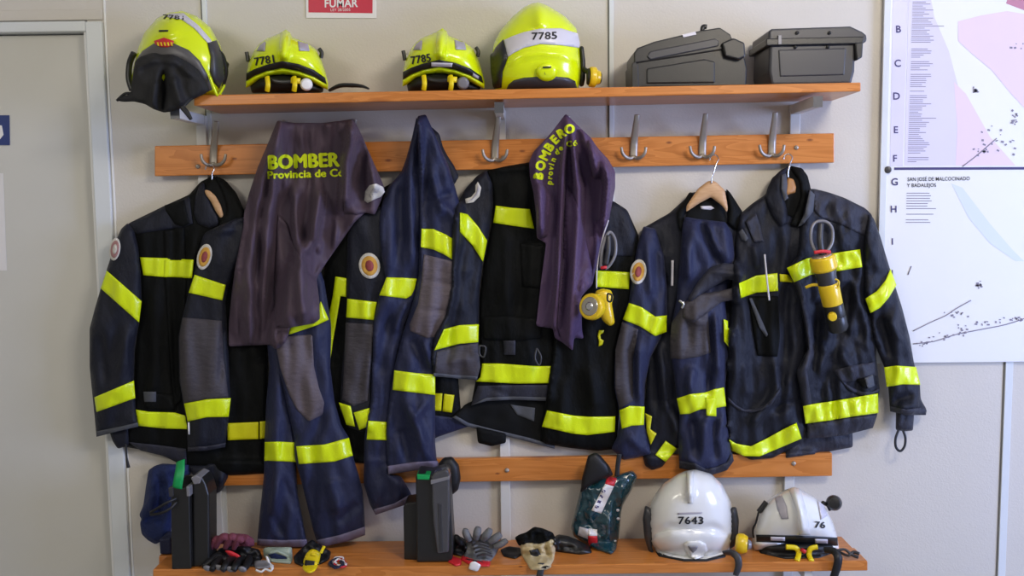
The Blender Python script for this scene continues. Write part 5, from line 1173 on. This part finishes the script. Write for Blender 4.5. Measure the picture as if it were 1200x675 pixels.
for m_, n in (('red', 2), ('sign_white', 2), ('navy_blue', 3)):
    for k in range(n):
        pts = []
        cu, cv = rng.uniform(393, 400), rng.uniform(655, 661)
        ph = rng.uniform(0, 6)
        for j in range(9):
            a_ = ph + j * 0.85
            u = cu + math.cos(a_) * rng.uniform(5, 9); v = min(669, cv + math.sin(a_) * rng.uniform(3, 6))
            pts.append(P(u, v, dh(u, v, zb) + rng.uniform(.006, .02)))
        sweep('cord', pts, .0032, M[m_], rp_, 6, n=4)
bk = thing('cloth_heap', P(350, 662, .18), 'crumpled black cloth behind the yellow alarm under the trouser legs', 'cloth')
Soft('heap', [(344, 652), (352, 644), (360, 636), (366, 632), (376, 640), (388, 646), (386, 656), (374, 662), (354, 664), (345, 660)], M['rubber'], bk, base=.12, thick=.03, R=6, zsup=bench_z(360), gap=-.3, keep=False, smooth=3, res=2.2, wr=[(.010, 5, 5, 62)])

# ---------------------------------------------------------------- middle of the bench
km = thing('equipment_case', P(505, 659, .14), 'black hard case standing on end at the bench centre-left with a glossy grey edge', 'case')
km['label'] = 'black hard case standing on end with a glossy grey edge, below the pointed trousers'
zb = bench_z(505)
df = dh(505, 659.5, zb)
slab('shell', [(472.5, 595), (475, 590), (490, 588), (492, 657), (473.5, 656)], .10, dh(482, 656, zb), M['plastic_black'], km, .004, seg=3)
slab('shell', [(487, 560), (489, 555), (505, 557), (521, 552), (526, 556), (531, 640), (530, 655), (527, 659), (488, 659.5)], .12, df, M['plastic_black'], km, .006, seg=3)
slab('glossy_edge', [(505, 560), (509, 554), (523, 550), (526.5, 554), (527, 600), (526, 648), (512, 650), (507, 610)], df - .03, df + .008, M['gloss_grey'], km, .007, seg=3)
slab('edge_clip', [(504.5, 563), (527, 558), (527, 562), (504.5, 568)], df - .03, df + .012, M['plastic_grey'], km, .002)
slab('groove', [(513, 590), (517, 590), (519, 646), (515, 646)], df - .02, df + .0095, M['plastic_dark'], km, .001)
slab('green_tab', [(488.5, 556), (504, 557), (503, 562.5), (489, 562)], df - .04, df + .004, M['green'], km, .002)
Soft('handle_pad', [(512, 545), (520, 536), (530, 535), (538, 545), (540, 560), (537, 574), (530, 580), (522, 576), (518, 560)], M['rubber'], km, base=.08, thick=.04, R=10, gap=-.3, keep=False)

zb = bench_z(558)
g3 = glove('work_glove', 'grey knitted work glove with a red cuff and white tag on the bench', 'work gloves', 'glove_grey',
      [([(550, 632, .02), (547, 627, .03), (545.5, 623, .03), (546, 620, .03)], .011), ([(558, 630, .02), (559, 625, .03), (560, 621, .03), (561, 618, .03)], .012), ([(566, 631, .02), (570, 627, .03), (573, 623, .03), (574.5, 620, .03)], .012), ([(574, 634, .02), (580, 631, .025), (584, 628, .025), (587, 626, .025)], .0115), ([(580, 640, .015), (586, 638, .02), (591, 635, .02), (594, 633, .02)], .010)],
      [(547, 634), (556, 628), (568, 628), (580, 634), (586, 640), (581, 650), (575, 658), (560, 660), (543, 654), (545, 644)],
      [(541, 651), (550, 652), (562, 655), (575, 656), (574, 664), (563, 664), (548, 661), (540, 656)], 'red', zb, base=.13)
Soft('cuff_opening', [(545, 654), (562, 657.5), (571, 658.5), (571, 661.5), (560, 661.5), (546, 658)], M['rubber'], g3, base=.2, thick=.003, R=2, gap=.001, smooth=1, res=1.8)
Soft('care_tag', [(551, 659), (556, 657.5), (564, 662), (559.5, 670), (549, 667)], M['sign_white'], g3, base=.245, thick=.002, R=2, gap=.006, smooth=1, res=2)
for k in range(4):
    sweep('knuckle_line', [P(553 + k * 2.0, 639 + k * 4.2, .215), P(562 + k * 2.2, 636.5 + k * 4.2, .222), P(573 + k * 1.4, 640 + k * 4.0, .218)], .0032, M['plastic_dark'], g3, 6)
g4 = glove('work_glove', 'black work glove with a red cuff tucked behind the grey glove', 'work gloves', 'rubber',
      [([(540, 636, .01), (536, 632, .01), (534, 630, .01), (532, 629, .01)], .011)],
      [(529, 634), (538, 628), (546, 632), (548, 644), (542, 652), (530, 650)],
      [(521, 650), (525, 649), (541, 655), (541, 662), (534, 664), (524, 658)], 'red', zb, base=.12)

zb = bench_z(630)
tg = thing('leather_glove', P(630, 668, .2), 'tan leather glove with black back and a dark strap over the bench edge', 'glove')
p_ = Soft('palm', [(609, 636), (620, 634), (632, 635), (644, 630), (650, 632), (651, 644), (649, 656), (645, 664), (636, 668), (622, 668), (617, 660), (611, 650)], M['glove_tan'], tg, base=.16, thick=.04, R=8, zsup=zb, gap=.002, smooth=4, res=2.2, folds=[([(612, 650), (630, 652), (648, 648)], 3, -.008), ([(640, 640), (646, 660)], 2.5, -.008)], wr=[(.010, 6, 6, 64)])
band('black_patch', [(620, 645), (630, 643), (634, 650), (632, 657), (624, 656)], M['rubber'], tg, p_, off=.002, thick=.004)
Soft('glove_back', [(603, 630), (609, 626), (616, 624), (626, 617), (636, 619), (648, 624), (651, 631), (644, 634), (632, 638), (618, 637), (608, 640)], M['navy_black'], tg, base=.15, thick=.035, R=8, zsup=zb, gap=.002, smooth=4, res=2.2, wr=[(.012, 6, 6, 65)])
Soft('cuff_ring', ell(636, 664, 12, 4.5, -6, 18), M['glove_tan'], tg, base=.22, thick=.016, R=3, gap=.001, smooth=2, res=1.8)
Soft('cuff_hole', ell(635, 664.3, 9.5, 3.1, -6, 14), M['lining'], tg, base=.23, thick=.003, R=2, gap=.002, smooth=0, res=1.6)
sweep('strap', [P(634, 660, .26), P(634, 666, .272), P(632.5, 674, .275), P(630, 684, .27)], .0105, M['plastic_dark'], tg, flat=.3, up=(0, 1, 0))
zb = bench_z(660)
bt = thing('rolled_pouch', P(665, 646, .16), 'black glossy rolled pouch lying between the tan glove and the teal bag', 'pouch')
Soft('roll', [(646, 632), (654, 626), (666, 628), (680, 634), (691, 640), (694, 648), (680, 650), (664, 648), (650, 646)], M['plastic_black'], bt, base=.10, thick=.04, R=9, zsup=zb, gap=.002, smooth=4, folds=[([(652, 636), (670, 638), (688, 645)], 3, .008)], wr=[(.008, 8, 6, 66)])
Soft('flap', [(586, 644), (596, 640), (610, 642), (612, 650), (604, 655), (590, 652)], M['rubber'], bt, base=.12, thick=.02, R=6, zsup=zb, gap=.001, smooth=3)

zb = bench_z(705)
tb_ = thing('plastic_bag', P(700, 650, .17), 'dark teal plastic package with red and white labels leaning on the wall', 'bag')
tb_['label'] = 'dark teal plastic package with red and white labels standing on the bench'
b_ = Soft('bag', [(688, 556), (696, 551), (707, 557), (715, 560), (724, 556), (741, 551), (747, 558), (740, 575), (730, 592), (728, 600), (727, 612), (725, 630), (722, 645), (716, 650), (701, 645), (685, 637), (672, 628), (669, 618), (674, 598), (680, 575)], M['teal_bag'], tb_, base=.06, thick=.075, R=18, zsup=zb, gap=.003, folds=[([(702, 570), (690, 610)], 5, .012), ([(730, 565), (715, 600), (712, 640)], 5, .016), ([(722, 580), (724, 625)], 4, -.012), ([(680, 600), (700, 625)], 4, -.012)], wr=[(.022, 13, 16, 67), (.008, 5, 6, 68)], res=2.4, boost=.5)
band('label', [(712, 557.5), (723, 560.6), (719.5, 570), (709, 567)], M['red'], tb_, b_, off=.002, thick=.001)
band('label', [(709, 567), (719.5, 570), (704.5, 602), (693, 598)], M['sign_white'], tb_, b_, off=.002, thick=.001)
for k in range(4):
    band('label_mark', [(706 - k * 2.6, 573.5 + k * 6.2), (710 - k * 2.6, 574.8 + k * 6.2), (708.6 - k * 2.6, 577.8 + k * 6.2), (704.6 - k * 2.6, 576.4 + k * 6.2)], M['ink_violet'], tb_, b_, off=.004, thick=.0004, edge=.0004)
band('label', [(679, 617), (690, 620), (689, 632), (677, 627)], M['sticker_silver'], tb_, b_, off=.002, thick=.001)
band('label', [(690, 619), (700, 620.5), (700, 628), (689.5, 628)], M['sign_white'], tb_, b_, off=.003, thick=.001)
band('label', [(689.5, 628), (700, 628), (700.5, 642), (689, 639)], M['red'], tb_, b_, off=.003, thick=.001)
for u, v, w_ in ((724, 598, 2), (724.5, 608, 2), (686, 571, 2.4), (721, 634, 1.6)):
    band('print_dot', ell(u, v, w_, w_ * .9, 0, 10), M['sticker_silver'], tb_, b_, off=.003, thick=.0005, edge=.0005)
Soft('dark_top', [(689, 534), (697, 530), (703, 533), (714, 546), (719, 557), (704, 563), (690, 570), (680, 578), (682, 560)], M['rubber'], tb_, base=.10, thick=.03, R=8, gap=.002, smooth=3, res=2.2)
sweep('strap', [P(726, 532, .12), P(724, 545, .125), P(723, 558, .13)], .008, M['rubber'], tb_, flat=.3, up=(0, 1, 0))
